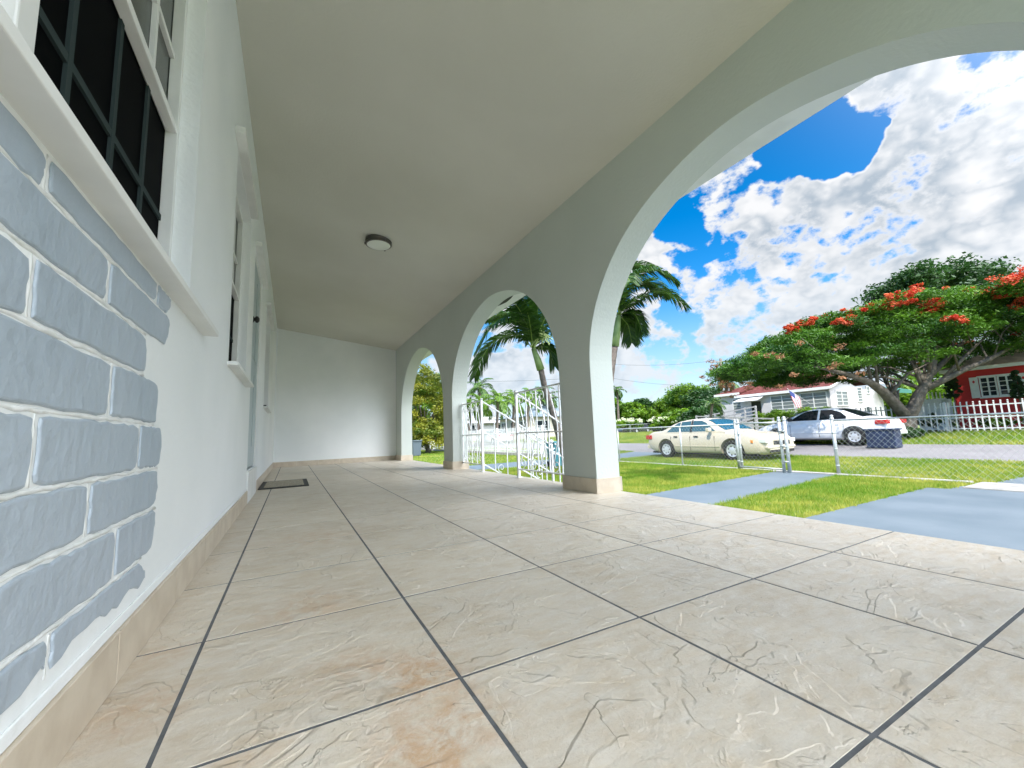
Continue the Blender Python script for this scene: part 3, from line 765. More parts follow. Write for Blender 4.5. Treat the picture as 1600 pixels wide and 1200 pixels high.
for k, zt in enumerate((-.175, -.35, -.525)):
    q.box(2.151 + .0, 2.151 + .30 * (k + 1), 3.70, 4.72, GZ if k == 0 else -.70 + .0, zt) if k == 0 else q.box(2.151 + .30 * k, 2.151 + .30 * (k + 1), 3.70, 4.72, GZ, zt)
struct(q.build('porch_steps', MT['paint_walk'], bevel=.01))

# ------------------------------------------------------------------ chain link fences
def chain_fence(name, label, cat, pts, H, posts, pitch=.105, wr=.0019, group=None, rail_r=.018, bottom_rail=False, base=None, parent=None, loc=None):
    """pts: straight run from a to b; posts: distances along it"""
    a, b = Vector(pts[0]), Vector(pts[1]); Ln = (b - a).length; d = (b - a).normalized()
    t = thing(name, label, cat, tuple(a), group)
    q = MB(); q.tube([a + Vector((0, 0, H)), b + Vector((0, 0, H))], rail_r, 8)
    if bottom_rail:
        q.build('rail', MT['galv'], t, True); q = MB(); q.tube([a + Vector((0, 0, .06)), b + Vector((0, 0, .06))], rail_r, 8)
    q.build('rail', MT['galv'], t, True)
    for s_ in posts:
        p = a + d * s_; q = MB()
        big = s_ in (posts[0], posts[-1])
        r = .033 if big else .022
        q.tube([p - Vector((0, 0, .05)), p + Vector((0, 0, H + (.03 if big else -.01)))], r, 10)
        if big:
            q.lathe(tuple(p + Vector((0, 0, H + .03))), [(r * 1.25, 0), (r * 1.25, .012), (r * .9, .035), (r * .8, .05), (r * 1.0, .065), (r * .75, .09), (.001, .098)], 10)
        for zz in ((.2, .55, .9) if big else (H - .03,)):
            q.lathe(tuple(p + Vector((0, 0, zz))), [(r, -.012), (r + .006, -.012), (r + .006, .012), (r, .012)], 10)
        q.build('post', MT['galv'], t, True)
    # woven mesh: every wire is a thin three-sided rod
    z0, z1 = .05, H - .01; h = z1 - z0
    nrm = Vector((-d.y, d.x, 0))
    V = []; Fc = []
    k = -int(h / pitch) - 1
    n_w = 0
    while k * pitch < Ln:
        for sg in (1, -1):
            # u runs along the fence, z up
            u0 = k * pitch; u1 = u0 + h * .9
            za, zb = (z0, z1) if sg == 1 else (z1, z0)
            ca, cb_ = max(u0, 0), min(u1, Ln)
            if cb_ - ca < .02: continue
            fa, fb_ = (ca - u0) / (u1 - u0), (cb_ - u0) / (u1 - u0)
            pa = a + d * ca + Vector((0, 0, za + (zb - za) * fa)) + nrm * (.002 * sg); pb = a + d * cb_ + Vector((0, 0, za + (zb - za) * fb_)) + nrm * (.002 * sg)
            dd = (pb - pa).normalized(); s1 = dd.cross(nrm).normalized()
            o = len(V)
            for p in (pa, pb):
                for ang in (0, 2.094, 4.189): V.append(p + (s1 * math.cos(ang) + nrm * math.sin(ang)) * wr)
            for i in range(3): Fc.append([o + i, o + (i + 1) % 3, o + 3 + (i + 1) % 3, o + 3 + i])
        k += 1
    fast_mesh('woven_mesh', np.array([tuple(v) for v in V]), np.array(Fc), MT['wire'], t)
    return t
FH = 1.17
chain_fence('chain_link_fence', 'low chain link fence on a kerb from the open gate towards the white pickets', 'fence', ((10.36, 6.70, GZ), (10.36, 16.0, GZ)), FH, (0, 1.85, 4.55, 7.2, 9.3))
fR = chain_fence('chain_link_fence', 'long chain link fence between the front path and the street, crossing the blue driveway', 'fence', ((10.42, 4.58, GZ), (10.25, -4.5, GZ)), FH, (0, 4.6, 9.0), rail_r=.016)
gt = chain_fence('chain_link_gate', 'open chain link gate leaf in a pipe frame folded beside the path', 'gate', ((10.10, 5.52, GZ + .03), (10.16, 6.66, GZ + .03)), FH - .02, (0, 1.13), bottom_rail=True)
q = MB(); q.tube([(10.10, 5.40, GZ - .05), (10.10, 5.40, GZ + FH + .05)], .036, 10); q.lathe((10.10, 5.40, GZ + FH + .05), [(.045, 0), (.04, .03), (.03, .05), (.038, .07), (.001, .10)], 10)
for zz in (.25, .6, .95): q.box(10.06, 10.14, 5.38, 5.54, GZ + zz, GZ + zz + .03)
tag(q.build('gate_post', MT['galv'], None, True), 'thick steel gate post with a ball cap at the edge of the front path', 'post')
a_, b_ = Vector((37.5, 64, gz(37)))[:], None
chain_fence('chain_link_fence', 'distant chain link fence round the grass lot across the street', 'fence', ((19.3, 31, gz(19.3)), (43, 37, gz(43))), 1.15, (0, 5, 10, 15, 20, 24.4), pitch=.5, wr=.004, rail_r=.03)

# ------------------------------------------------------------------ picket fences
def picket_fence(label, x, y0, y1, z, H, gap, panel, w, ball, mt_, rails, base=0.0, double=False):
    t = thing('picket_fence', label, 'fence', (x, y0, z))
    y = y0
    while y < y1 - .01:
        e = min(y + panel, y1); q = MB()
        for zr in rails: q.box(x - .018, x + .018, y + .03, e - .03, z + zr, z + zr + .04)
        yy = y + gap * .6
        while yy < e - gap * .3:
            q.box(x - .03, x - .014, yy - w / 2, yy + w / 2, z + base + .05, z + H)
            if ball: q.lathe((x - .022, yy, z + H + .02), [(.001, -.03), (.026, -.012), (.03, 0), (.022, .018), (.001, .03)], 6)
            else: q.add([(x - .03, yy - w / 2, z + H), (x - .014, yy - w / 2, z + H), (x - .014, yy + w / 2, z + H), (x - .03, yy + w / 2, z + H), (x - .022, yy, z + H + .07)], [(0, 1, 4), (1, 2, 4), (2, 3, 4), (3, 0, 4), (3, 2, 1, 0)])
            yy += gap
        q.build('picket_panel', MT['iron_white'], t)
        q = MB(); q.box(x - .045, x + .045, y - .045, y + .045, z, z + H + .04); q.add([(x - .05, y - .05, z + H + .04), (x + .05, y - .05, z + H + .04), (x + .05, y + .05, z + H + .04), (x - .05, y + .05, z + H + .04), (x, y, z + H + .10)], [(0, 1, 4), (1, 2, 4), (2, 3, 4), (3, 0, 4), (3, 2, 1, 0)])
        q.build('post', MT['iron_white'], t)
        y = e
    return t
picket_fence('tall white picket fence along the neighbouring lawn seen behind the step railings', 10.55, 16.6, 46, GZ, 1.42, .15, 2.45, .05, False, MT['iron_white'], (.25, 1.18), .1)
kb = MB(); kb.box(10.4, 10.7, 16.6, 46, GZ - .1, GZ + .14); struct(kb.build('kerb_beam', MT['concrete']))
picket_fence('white ball topped iron fence across the street before the red and white houses', 23.3, -6.2, 11.2, gz(23.3), 1.14, .175, 2.49, .042, True, MT['iron_white'], (.12, .55, 1.0))

# ------------------------------------------------------------------ lawns
rg = np.random.default_rng(5)
def blades(n, x0, x1, y0, y1, hmin, hmax, w, reject, tone_bias=0.0):
    x = rg.uniform(x0, x1, n); y = rg.uniform(y0, y1, n)
    keep = ~reject(x, y); x, y = x[keep], y[keep]; n = len(x)
    # patchy growth
    pt = np.sin(x * 2.3 + 1.3 * np.sin(y * 1.7)) * np.sin(y * 2.9 + 1.1 * np.sin(x * 2.1)) * .5 + np.sin(x * 7 + y * 5) * np.sin(y * 8 - x * 4) * .3
    z = np.interp(x, [p[0] for p in PROF], [p[1] for p in PROF])
    h = rg.uniform(hmin, hmax, n) * (1 + .35 * pt); a = rg.uniform(0, 2 * np.pi, n); ln = rg.uniform(.1, .9, n) * h
    b = rg.uniform(0, 2 * np.pi, n)
    V = np.empty((n, 3, 3)); dx, dy = np.cos(a) * w / 2, np.sin(a) * w / 2
    V[:, 0] = np.stack([x - dx, y - dy, z], 1); V[:, 1] = np.stack([x + dx, y + dy, z], 1)
    V[:, 2] = np.stack([x + np.cos(b) * ln, y + np.sin(b) * ln, z + h], 1)
    pt2 = np.sin(x * .9 + 2 * np.sin(y * .6)) * np.sin(y * 1.15 + 1.4 * np.sin(x * .8)); pt3 = np.sin(x * 4.1 + 2.2 * np.sin(y * 3.3)) * np.sin(y * 4.7 + 2 * np.sin(x * 3.1))
    dryk = (pt3 + pt2 > 1.05); h = np.where(dryk, h * .55, h)
    tone = np.clip(rg.normal(.40, .24, n) + .45 * dryk + .28 * pt + .22 * pt2 + .2 * pt3 + tone_bias, 0, 1)
    return V.reshape(-1, 3), tone
def yard_reject(x, y):
    x = x + .030 * np.sin(y * 31) * np.sin(y * 11 + 1); y = y + .035 * np.sin(x * 27) * np.sin(x * 7 + 2)
    walk = (x > 3.1) & (x < 10.3) & (y > 3.75 + (x - 3.2) * .117) & (y < 5.07 + (x - 3.2) * .103)
    drive = (x < 9.3) & (y < 2.82); kerb = (x > 10.25) & (x < 10.49) & (y > 2.5); cs = (x > 9.2) & (x < 10.5) & (y < 2.56)
    drive2 = (x > 10.45) & (y < 2.36 - (x - 10.5) * .05); nd = (y > 12.25) & (y < 14.6); steps = (x < 3.2) & (y > 3.65) & (y < 4.8)
    return walk | drive | kerb | cs | drive2 | nd | steps
parts = [blades(210000, 2.18, 10.3, 2.45, 12.3, .03, .075, .010, yard_reject),
         blades(45000, 2.18, 10.3, 9, 40, .04, .09, .022, yard_reject),
         blades(150000, 10.47, 14.45, 1.0, 16, .03, .085, .011, yard_reject),
         blades(30000, 10.6, 14.4, 14.8, 60, .05, .10, .03, lambda x, y: x < 0),
         blades(60000, 18.1, 23.3, -4, 30, .05, .13, .022, lambda x, y: x < 0, .0),
         blades(60000, 19, 45, 18, 58, .08, .2, .05, lambda x, y: (y > 59) , .15)]
V = np.concatenate([p[0] for p in parts]); tone = np.concatenate([p[1] for p in parts])
o = fast_mesh('lawn_grass', V, np.arange(len(V)).reshape(-1, 3), MT['grass'], tone=tone)
o['kind'] = 'stuff'; o['label'] = 'short sunlit green lawn grass around the paths and verges'

# ------------------------------------------------------------------ foliage helpers
def leaf_quads(cent, size, asp, rng_, up=.35, flat=None):
    n = len(cent)
    a = rng_.normal(size=(n, 3)); a[:, 2] *= .6; a /= np.linalg.norm(a, axis=1)[:, None]
    nn = rng_.normal(size=(n, 3)); nn[:, 2] = np.abs(nn[:, 2]) + up; b = np.cross(nn, a); b /= np.linalg.norm(b, axis=1)[:, None] + 1e-9
    s_ = size * rng_.uniform(.6, 1.35, n)[:, None]
    V = np.empty((n, 4, 3)); V[:, 0] = cent - a * s_; V[:, 1] = cent + b * s_ * asp; V[:, 2] = cent + a * s_; V[:, 3] = cent - b * s_ * asp
    return V.reshape(-1, 3)
def leaf_mesh(name, clumps, per, size, asp, m, parent, seed, squash=.7, up=.35, tonesd=.22, tonebias=0.0, shell=False):
    r = np.random.default_rng(seed); cl = np.array(clumps, float)      # x y z radius
    k = len(cl); ctone = r.normal(.42 + tonebias, tonesd, k)
    idx = np.repeat(np.arange(k), per); n = len(idx)
    d = r.normal(size=(n, 3)); d /= np.linalg.norm(d, axis=1)[:, None]
    rr = (r.uniform(0, 1, n) ** (.25 if shell else .45))[:, None] * cl[idx, 3:4]
    off = d * rr; off[:, 2] *= squash
    cent = cl[idx, :3] + off
    V = leaf_quads(cent, size, asp, r, up)
    tone = np.clip(ctone[idx] + r.normal(0, .14, n), 0, 1)
    return fast_mesh(name, V, np.arange(4 * n).reshape(-1, 4), m, parent, tone)
def crown_clumps(c, R_, H_, n, seed, cr_=(.18, .34), lowcut=-.5, noise_=.18):
    """clump centres through an ellipsoidal crown of uneven outline"""
    r = random.Random(seed); out = []
    lob = [(r.uniform(0, 6.28), r.uniform(-.3, .9), r.uniform(-.22, .25)) for _ in range(9)]
    while len(out) < n:
        d = Vector((r.gauss(0, 1), r.gauss(0, 1), r.gauss(0, 1))).normalized()
        if d.z < lowcut: continue
        f = r.uniform(.45, 1.0) ** .6
        az = math.atan2(d.y, d.x); k = 1
        for (la, lz, am) in lob: k += am * max(0, math.cos(az - la)) ** 4 * max(0, 1 - abs(d.z - lz) * 1.5)
        s_ = f * k
        out.append((c[0] + d.x * R_ * s_, c[1] + d.y * R_ * s_, c[2] + d.z * H_ * s_, R_ * r.uniform(*cr_)))
    return out
def tree(name, label, base, H_, R_, m, seed, group=None, per=90, n=70, size=.16, trunk=.18, asp=.45, ratio=.62, low=-.5):
    """trunk, limbs and a crown of leaves"""
    base = Vector(base); t = thing(name, label, 'tree', tuple(base), group)
    r = random.Random(seed)
    ch = H_ * ratio; cc = base + Vector((0, 0, H_ - ch * .5))
    q = MB(); top = base + Vector((r.uniform(-.2, .2), r.uniform(-.2, .2), H_ - ch * .9))
    q.tube([base - Vector((0, 0, .1)), base + (top - base) * .5 + Vector((.05, 0, 0)), top], [trunk * 1.2, trunk, trunk * .85], 8)
    for k in range(6):
        a = k * 1.047 + r.uniform(-.3, .3); e = cc + Vector((math.cos(a) * R_ * .6, math.sin(a) * R_ * .6, r.uniform(-.05, .3) * ch))
        q.tube([top - Vector((0, 0, .1)), top.lerp(e, .5) + Vector((0, 0, .08 * ch)), e], [trunk * .6, trunk * .35, trunk * .12], 6)
    q.build('trunk', MT['bark'], t, True)
    cl = crown_clumps(cc, R_ * .85, ch * .5, n, seed, lowcut=low)
    leaf_mesh('crown', cl, per, size, asp, m, t, seed)
    return t
def ground_at(u, depth):
    p = P(u, 680, depth); return Vector((p.x, p.y, gz(p.x)))
def px_height(u, v, depth, base): return P(u, v, depth).z - base.z

# palms
def frond_geo(V, Tn, pts, width, rng_, n=40, droop=.35, lw=.035, tone=.4):
    """leaflets along both sides of a curved rachis; pts are control points"""
    pts = [Vector(p) for p in pts]
    def cr(t):
        s_ = t * (len(pts) - 1); i = min(int(s_), len(pts) - 2); f = s_ - i
        p0 = pts[max(i - 1, 0)]; p1 = pts[i]; p2 = pts[i + 1]; p3 = pts[min(i + 2, len(pts) - 1)]
        return .5 * ((2 * p1) + (p2 - p0) * f + (2 * p0 - 5 * p1 + 4 * p2 - p3) * f * f + (3 * p1 - p0 - 3 * p2 + p3) * f ** 3)
    for k in range(n):
        t = .10 + .90 * (k + .5) / n
        p = cr(t); tg = (cr(min(t + .02, 1)) - cr(max(t - .02, 0))).normalized()
        side = tg.cross(Vector((0, 0, 1)))
        side = side.normalized() if side.length > .05 else Vector((1, 0, 0))
        upv = side.cross(tg).normalized()
        ll = width * (math.sin(math.pi * (t * .86 + .10)) ** .7) * rng_.uniform(.85, 1.1)
        for sg in (-1, 1):
            d = (side * sg * .82 + tg * (.42 + .4 * t) + upv * rng_.uniform(.0, .3)).normalized()
            tw = rng_.uniform(-.5, .5)
            wv = (tg * math.cos(tw) + upv * math.sin(tw)).cross(d).cross(d).normalized() * lw * .5
            m1 = p + d * ll * .5 - Vector((0, 0, droop * ll * .18)); m2 = p + d * ll * .88 - Vector((0, 0, droop * ll * (.75 + rng_.uniform(0, .3))))
            V += [p - wv * .5, p + wv * .5, m1 + wv, m1 - wv, m1 - wv, m1 + wv, m2 + wv * .15, m2 - wv * .15]
            tv = min(1, max(0, rng_.gauss(tone, .2))); Tn += [tv, tv]
    return cr
def palm(name, label, trunk_pts, trunk_r, shaft_pts, shaft_r, fronds, leaf_mat, seed, group=None, width=.5, n=40, lw=.035, spray=None, droop=.35, rr=.014, tone=.4):
    r = random.Random(seed); b = Vector(trunk_pts[0])
    t = thing(name, label, 'palm tree', tuple(b), group)
    q = MB(); pts = []; rad_ = []
    m_ = 26
    tp = [Vector(p) for p in trunk_pts]
    for k in range(m_ + 1):
        s_ = k / m_ * (len(tp) - 1); i = min(int(s_), len(tp) - 2); f = s_ - i
        pts.append(tp[i].lerp(tp[i + 1], f)); rr_ = trunk_r[0] + (trunk_r[1] - trunk_r[0]) * k / m_
        rad_.append(rr_ * (1 + (.05 if k % 2 else -.03)))
    q.tube(pts, rad_, 12); q.build('trunk', MT['palm_bark'], t, True)
    if shaft_pts:
        q = MB(); k = len(shaft_pts); q.tube(shaft_pts, [shaft_r * f for f in ((1.15, 1.0, .6) if k == 3 else (1.1, .6))], 12)
        q.build('crownshaft', MT['crownshaft'], t, True)
    V = []; Tn = []; rc = MB()
    for fr in fronds:
        cr = frond_geo(V, Tn, fr, width, r, n, droop, lw, tone)
        rc.tube([cr(x / 14) for x in range(15)], [rr * (1 - .75 * x / 14) for x in range(15)], 5)
    fo = fast_mesh('fronds', np.array([tuple(v) for v in V]), np.arange(len(V)).reshape(-1, 4), leaf_mat, t, np.array(Tn))
    rc.build('frond_stalks', MT['rachis'], t, True)
    if spray:
        c, rad2 = spray; q = MB()
        for k in range(46):
            d = Vector((r.gauss(0, 1), r.gauss(0, 1), r.gauss(.1, .8))).normalized()
            e = Vector(c) + d * rad2 * r.uniform(.5, 1.0)
            q.tube([c, Vector(c).lerp(e, .5) + Vector((0, 0, .06)), e - Vector((0, 0, .05))], [.010, .008, .012], 4)
        q.build('flower_spray', MT['flower_cream'], t)
    return t
def auto_fronds(head, Lf, n, seed, rise=(.1, 1.0), arch=.9):
    r = random.Random(seed); out = []
    for k in range(n):
        az = k * 2.399 + r.uniform(-.2, .2); e = rise[0] + (rise[1] - rise[0]) * (k / max(1, n - 1)); l = Lf * r.uniform(.85, 1.1)
        h = Vector((math.cos(az), math.sin(az), 0)); p = [Vector(head)]
        ang = e
        for s_ in range(4):
            p.append(p[-1] + (h * math.cos(ang) + Vector((0, 0, math.sin(ang)))) * l / 4); ang -= arch * .42
        out.append(p)
    return out

# palm behind the middle arch, and the one beside the near pillar
DA = 10.6
hd = P(833, 545, DA)
FA = [[hd, P(805, 522, DA + .1), P(765, 540, DA + .2), P(741, 590, DA + .4)],
      [hd, P(812, 505, DA - .4), P(775, 505, DA - .8), P(745, 548, DA - 1.0)],
      [hd, P(818, 495, DA - .6), P(790, 462, DA - 1.2), P(752, 470, DA - 1.9)],
      [hd, P(825, 490, DA - .7), P(806, 440, DA - 1.3), P(775, 415, DA - 2.0)],
      [hd, P(840, 485, DA - .3), P(846, 440, DA - .8), P(838, 400, DA - 1.6)],
      [hd, P(850, 500, DA - .2), P(872, 470, DA - .1), P(905, 470, DA + .2)],
      [hd, P(855, 520, DA + .4), P(885, 515, DA + .9), P(910, 560, DA + 1.2)],
      [hd, P(830, 505, DA + .8), P(820, 480, DA + 1.6), P(800, 490, DA + 2.2)],
      [hd, P(845, 540, DA + .1), P(857, 545, DA + .1), P(866, 570, DA + .1)],
      [hd, P(820, 512, DA + .2), P(790, 490, DA + .5), P(757, 500, DA + 1)]]
palm('palm_tree', 'leaning palm with a cream flower spray framed by the middle arch', [ground_at(888, DA + .1), P(876, 690, DA), P(864, 645, DA), P(851, 605, DA), P(845, 577, DA)], (.098, .072),
     [P(845, 578, DA), P(840, 562, DA), P(833, 544, DA)], .09, FA, MT['palm_leaf'], 3, 'curved palms in the front yard', .66, 78, .050, (P(846, 528, DA - .15), .36), .45, tone=.28)
DB = 8.6
hb_ = P(967, 492, DB)
FB = [[hb_, P(985, 452, DB), P(1015, 440, DB), P(1045, 462, DB + .1)],
      [hb_, P(990, 470, DB - .2), P(1035, 455, DB - .3), P(1074, 480, DB - .4)],
      [hb_, P(980, 488, DB), P(993, 492, DB), P(1004, 520, DB)],
      [hb_, P(972, 440, DB + .1), P(990, 415, DB + .2), P(1025, 418, DB + .4)],
      [hb_, P(985, 440, DB - .3), P(1020, 420, DB - .6), P(1058, 440, DB - .8)],
      [hb_, P(960, 440, DB - .2), P(950, 410, DB - .4), P(925, 405, DB - .6)],
      [hb_, P(945, 465, DB), P(920, 460, DB), P(900, 500, DB)],
      [hb_, P(950, 490, DB + .5), P(935, 500, DB + .9), P(920, 540, DB + 1.1)],
      [hb_, P(968, 455, DB - .6), P(975, 430, DB - 1.1), P(985, 440, DB - 1.6)],
      [hb_, P(975, 500, DB + .3), P(982, 510, DB + .4), P(987, 535, DB + .5)]]
palm('palm_tree', 'slim palm rising right beside the near white pillar', [ground_at(932, DB), P(940, 680, DB), P(950, 620, DB), P(956, 575, DB), P(961, 540, DB)], (.085, .062),
     [P(961, 541, DB), P(964, 515, DB), P(967, 492, DB)], .075, FB, MT['palm_leaf'], 9, 'curved palms in the front yard', .44, 85, .034, None, .5, tone=.36)

# distant palms
b0 = ground_at(748, 44); h0 = P(750, 606, 44)
palm('palm_tree', 'distant coconut palm standing above the clump beyond the pickets', [b0, b0.lerp(h0, .5), h0], (.2, .13), None, 0, auto_fronds(h0, 2.3, 12, 4, (-.5, 1.1)), MT['palm_leaf'], 4, None, .6, 16, .12, None, .5, rr=.03, tone=.6)
b0 = ground_at(968, 62); h0 = P(964, 609, 62)
palm('palm_tree', 'tall thin far palm above the hedge right of the near pillar', [b0, b0.lerp(h0, .5), h0], (.2, .12), None, 0, auto_fronds(h0, 1.5, 10, 6, (-.7, 1.1)), MT['palm_leaf'], 6, None, .6, 12, .16, None, .6, rr=.03, tone=.5)
b0 = ground_at(1136, 34); h0 = P(1135, 597, 34)
palm('palm_tree', 'grey green palm by the utility pole behind the white house', [b0, b0.lerp(h0, .5), h0], (.2, .14), None, 0, auto_fronds(h0, 1.5, 12, 8, (-.4, 1.3)), MT['palm_leaf'], 8, None, .5, 16, .10, None, .4, rr=.03, tone=.5)
b0 = ground_at(1107, 27); h0 = P(1113, 631, 27)
palm('palm_tree', 'small dark palm leaning against the left end of the white house', [b0, b0.lerp(h0, .5), h0], (.1, .08), None, 0, auto_fronds(h0, 1.2, 9, 12, (-.1, .9)), MT['palm_leaf'], 12, None, .32, 16, .07, None, .5, rr=.02, tone=.3)
for i, (u, v, d_, lf, lab) in enumerate(((752, 632, 38, 1.9, 'leftmost yellow green palm of the clump behind the picket fence'), (778, 626, 36, 1.9, 'broad arching palm in the left half of the clump behind the picket fence'),
                                   (803, 628, 38, 2.0, 'bright palm in the middle of the clump behind the picket fence'), (826, 622, 41, 2.0, 'darker palm to the right in the clump behind the picket fence'),
                                   (845, 618, 45, 2.0, 'dark palm above the grey roofed house'), (735, 640, 40, 1.8, 'low palm beside the edge of the second pillar'), (858, 622, 47, 1.9, 'farthest dark palm above the grey roofed house beside the leaning trunk'))):
    b0 = ground_at(u - 3, d_); h0 = P(u, v, d_)
    palm('palm_tree', lab, [b0, b0.lerp(h0, .5), h0], (.14, .10), None, 0, auto_fronds(h0, lf, 13, 20 + i, (-.35, 1.2), 1.0), MT['palm_leaf_lt'] if i < 4 or i == 5 else MT['palm_leaf'], 20 + i, 'palms behind the picket fence', .55, 18, .10, None, .5, rr=.03, tone=.5)

# ------------------------------------------------------------------ trees
b0 = ground_at(668, 30)
gt_ = tree('yellow_green_tree', 'tree with golden new leaves filling the far arch', b0, px_height(665, 566, 30, b0), 2.5, MT['leaf_gold'], 31, None, 230, 120, .10, .14, .35, .97, -.95)
b0 = ground_at(700, 36)
tree('leafy_tree', 'loose green tree behind the golden one in the far arch', b0, px_height(690, 600, 36, b0), 2.2, MT['leaf_mid'], 32, None, 90, 70, .16, .14, .4, .8, -.9)
b0 = ground_at(640, 40)
tree('leafy_tree', 'tree hidden at the left edge of the far arch', b0, 6.2, 2.2, MT['leaf_mid'], 33, None, 80, 60, .18, .14, .4, .8, -.9)
specs = [(955, 625, 68, 4.0, 'leaf_mid', 'low rounded tree beside the near pillar beneath the thin far palm'),
         (985, 630, 64, 3.0, 'leaf_mid', 'light green tree between the thin palm and the dark tree'),
         (1003, 625, 66, 3.3, 'leaf_dark', 'dark green tree left of the centre gap in the tree line'),
         (1022, 631, 70, 3.0, 'leaf_mid', 'yellow green low tree at the dip in the tree line'),
         (1042, 627, 64, 3.4, 'leaf_mid', 'mid green tree left of the tallest round tree'),
         (1062, 612, 66, 3.9, 'leaf_mid', 'broad green tree shouldering the tallest round tree'),
         (1085, 598, 62, 4.6, 'leaf_mid', 'tallest round bright green tree in the far tree line'),
         (1108, 606, 58, 3.6, 'leaf_dark', 'dark leafy tree right of the tallest round tree'),
         (1072, 640, 48, 2.6, 'leaf_mid', 'small bright tree in front of the tall round tree'),
         (1098, 638, 42, 2.2, 'leaf_dark', 'deep green bush tree against the white house'),
         (1118, 622, 44, 2.4, 'leaf_dark', 'dark tree touching the corner of the white house')]
for i, (u, v, d_, R_, m_, lab) in enumerate(specs):
    b0 = ground_at(u, d_)
    tree('leafy_tree', lab, b0, px_height(u, v, d_, b0), R_, MT[m_], 40 + i, 'trees of the far tree line', 120, 85, .19, .16, .5, .86, -.95)
for i, (u, v, d_, R_, lab) in enumerate(((1440, 600, 31, 3.0, 'yellow green tree between the white and the red house'), (1405, 618, 34, 2.2, 'bright tree seen through the fork of the flame tree'),
                                        (1475, 560, 36, 3.6, 'tall leafy tree behind the left end of the red house'))):
    b0 = ground_at(u, d_); tree('leafy_tree', lab, b0, px_height(u, v, d_, b0), R_, MT['leaf_mid'], 60 + i, 'trees between the houses', 110, 70, .15, .14, .5, .85, -.9)
b0 = ground_at(1500, 46); tree('leafy_tree', 'tall dark tree whose crown tops the flame tree at the right', b0, px_height(1490, 402, 46, b0), 7.8, MT['leaf_dark'], 70, None, 190, 150, .22, .4, .5, .55, -.3)
# far belt of trees closing the horizon
r_ = random.Random(99); cl = []
for k in range(260):
    a = rad(2 + 86 * k / 260) ; d_ = 118 + r_.uniform(-8, 14); x, y = d_ * math.sin(a), d_ * math.cos(a)
    cl.append((x, y, r_.uniform(1.0, 4.0), r_.uniform(2.0, 3.4)))
o = leaf_mesh('far_woodland', cl, 110, .5, .55, MT['leaf_dark'], None, 77, .9); o['kind'] = 'stuff'; o['label'] = 'far green belt of trees on the horizon'

# ------------------------------------------------------------------ the flame tree
DT = 16.0
tb_ = Vector((21.3, 6.85, gz(21.3)))
ft = thing('flame_tree', 'wide umbrella shaped tree covered with scarlet blossom across the street', 'tree', tuple(tb_))
q = MB(); fork = P(1418, 652, DT)
q.tube([tb_ - Vector((0, 0, .15)), tb_ + Vector((0, 0, .15)), P(1419, 668, DT), fork], [.44, .33, .28, .26], 12)
limbs = [([fork + Vector((0, 0, -.1)), P(1402, 635, DT), P(1380, 612, DT - .1), P(1360, 598, DT - .3), P(1325, 585, DT - .7), P(1270, 572, DT - 1.2)], [.22, .20, .17, .13, .08, .04]),
         ([fork, P(1404, 630, DT + .4), P(1392, 612, DT + .9), P(1378, 585, DT + 1.6), P(1350, 550, DT + 2.4)], [.12, .09, .07, .05, .03]),
         ([fork + Vector((0, 0, -.12)), P(1426, 640, DT), P(1436, 618, DT), P(1446, 600, DT), P(1458, 575, DT + .1), P(1462, 540, DT + .3)], [.24, .22, .20, .15, .11, .06]),
         ([P(1441, 610, DT), P(1470, 596, DT - .2), P(1505, 578, DT - .6), P(1545, 562, DT - .6), P(1600, 530, DT - .4), P(1660, 510, DT)], [.14, .12, .10, .08, .05, .03]),
         ([P(1446, 600, DT), P(1432, 575, DT + .3), P(1414, 548, DT + .9), P(1396, 525, DT + 1.6)], [.10, .075, .05, .025]),
         ([P(1455, 585, DT), P(1480, 560, DT + .6), P(1510, 530, DT + 1.4), P(1560, 500, DT + 2)], [.11, .09, .06, .03]),
         ([P(1470, 596, DT - .2), P(1500, 565, DT - .5), P(1530, 535, DT - .3), P(1560, 510, DT + .5)], [.08, .06, .04, .02])]
for p_, r2 in limbs: q.tube(p_, r2, 9)
rt = random.Random(21)
for p_, r2 in limbs:
    for k in range(7):
        i = rt.randrange(1, len(p_) - 1); s0 = p_[i].lerp(p_[i + 1], rt.random()); e = s0 + Vector((rt.uniform(-1.6, 1.6), rt.uniform(-1.0, 2.0), rt.uniform(.6, 1.5)))
        q.tube([s0, s0.lerp(e, .5) + Vector((0, 0, .25)), e], [r2[i] * .4, r2[i] * .25, .012], 5)
q.build('trunk', MT['bark'], ft, True)
fc = P(1452, 600, DT + .6); cl = []; top_pts = []
camx = Vector((RC[0][0], RC[1][0], 0)).normalized(); camz = Vector((-RC[0][2], -RC[1][2], 0)).normalized()
def crown_top(a, b): return 3.5 * max(0, 1 - (a * a + b * b)) ** .38
while len(cl) < 1000:
    a, b = rt.uniform(-1, 1), rt.uniform(-.70, 1); s2 = a * a + b * b
    if s2 > 1 or (b < -.44 and a < .12) or (a < -.55 and rt.random() < .12 + .5 * (-a - .55)): continue
    ra = 8.3 * a; rb = 5.2 * b
    zt_ = crown_top(a, b)
    if rt.random() < .55: zz = zt_ * rt.uniform(.86, 1.0)
    else: zz = zt_ * rt.uniform(.25, .8) if s2 < .8 else zt_
    zz += .55 * math.sin(ra * 1.3 + 2) * math.cos(rb * 1.1) * .4 - .25
    zz += .085 * ra     # the crown climbs to the right in this picture
    p = fc + camx * ra + camz * rb + Vector((0, 0, zz + .32))
    zmin = 2.45 + max(0, ra) * .12
    if p.z < zmin: p.z = zmin + rt.uniform(0, .5)
    cl.append((p.x, p.y, p.z, rt.uniform(.34, .66)))
    if zz > zt_ * .6 - .2: top_pts.append(p)
leaf_mesh('crown', cl, 270, .072, .30, MT['leaf_fern'], ft, 22, .40, .9, .26)
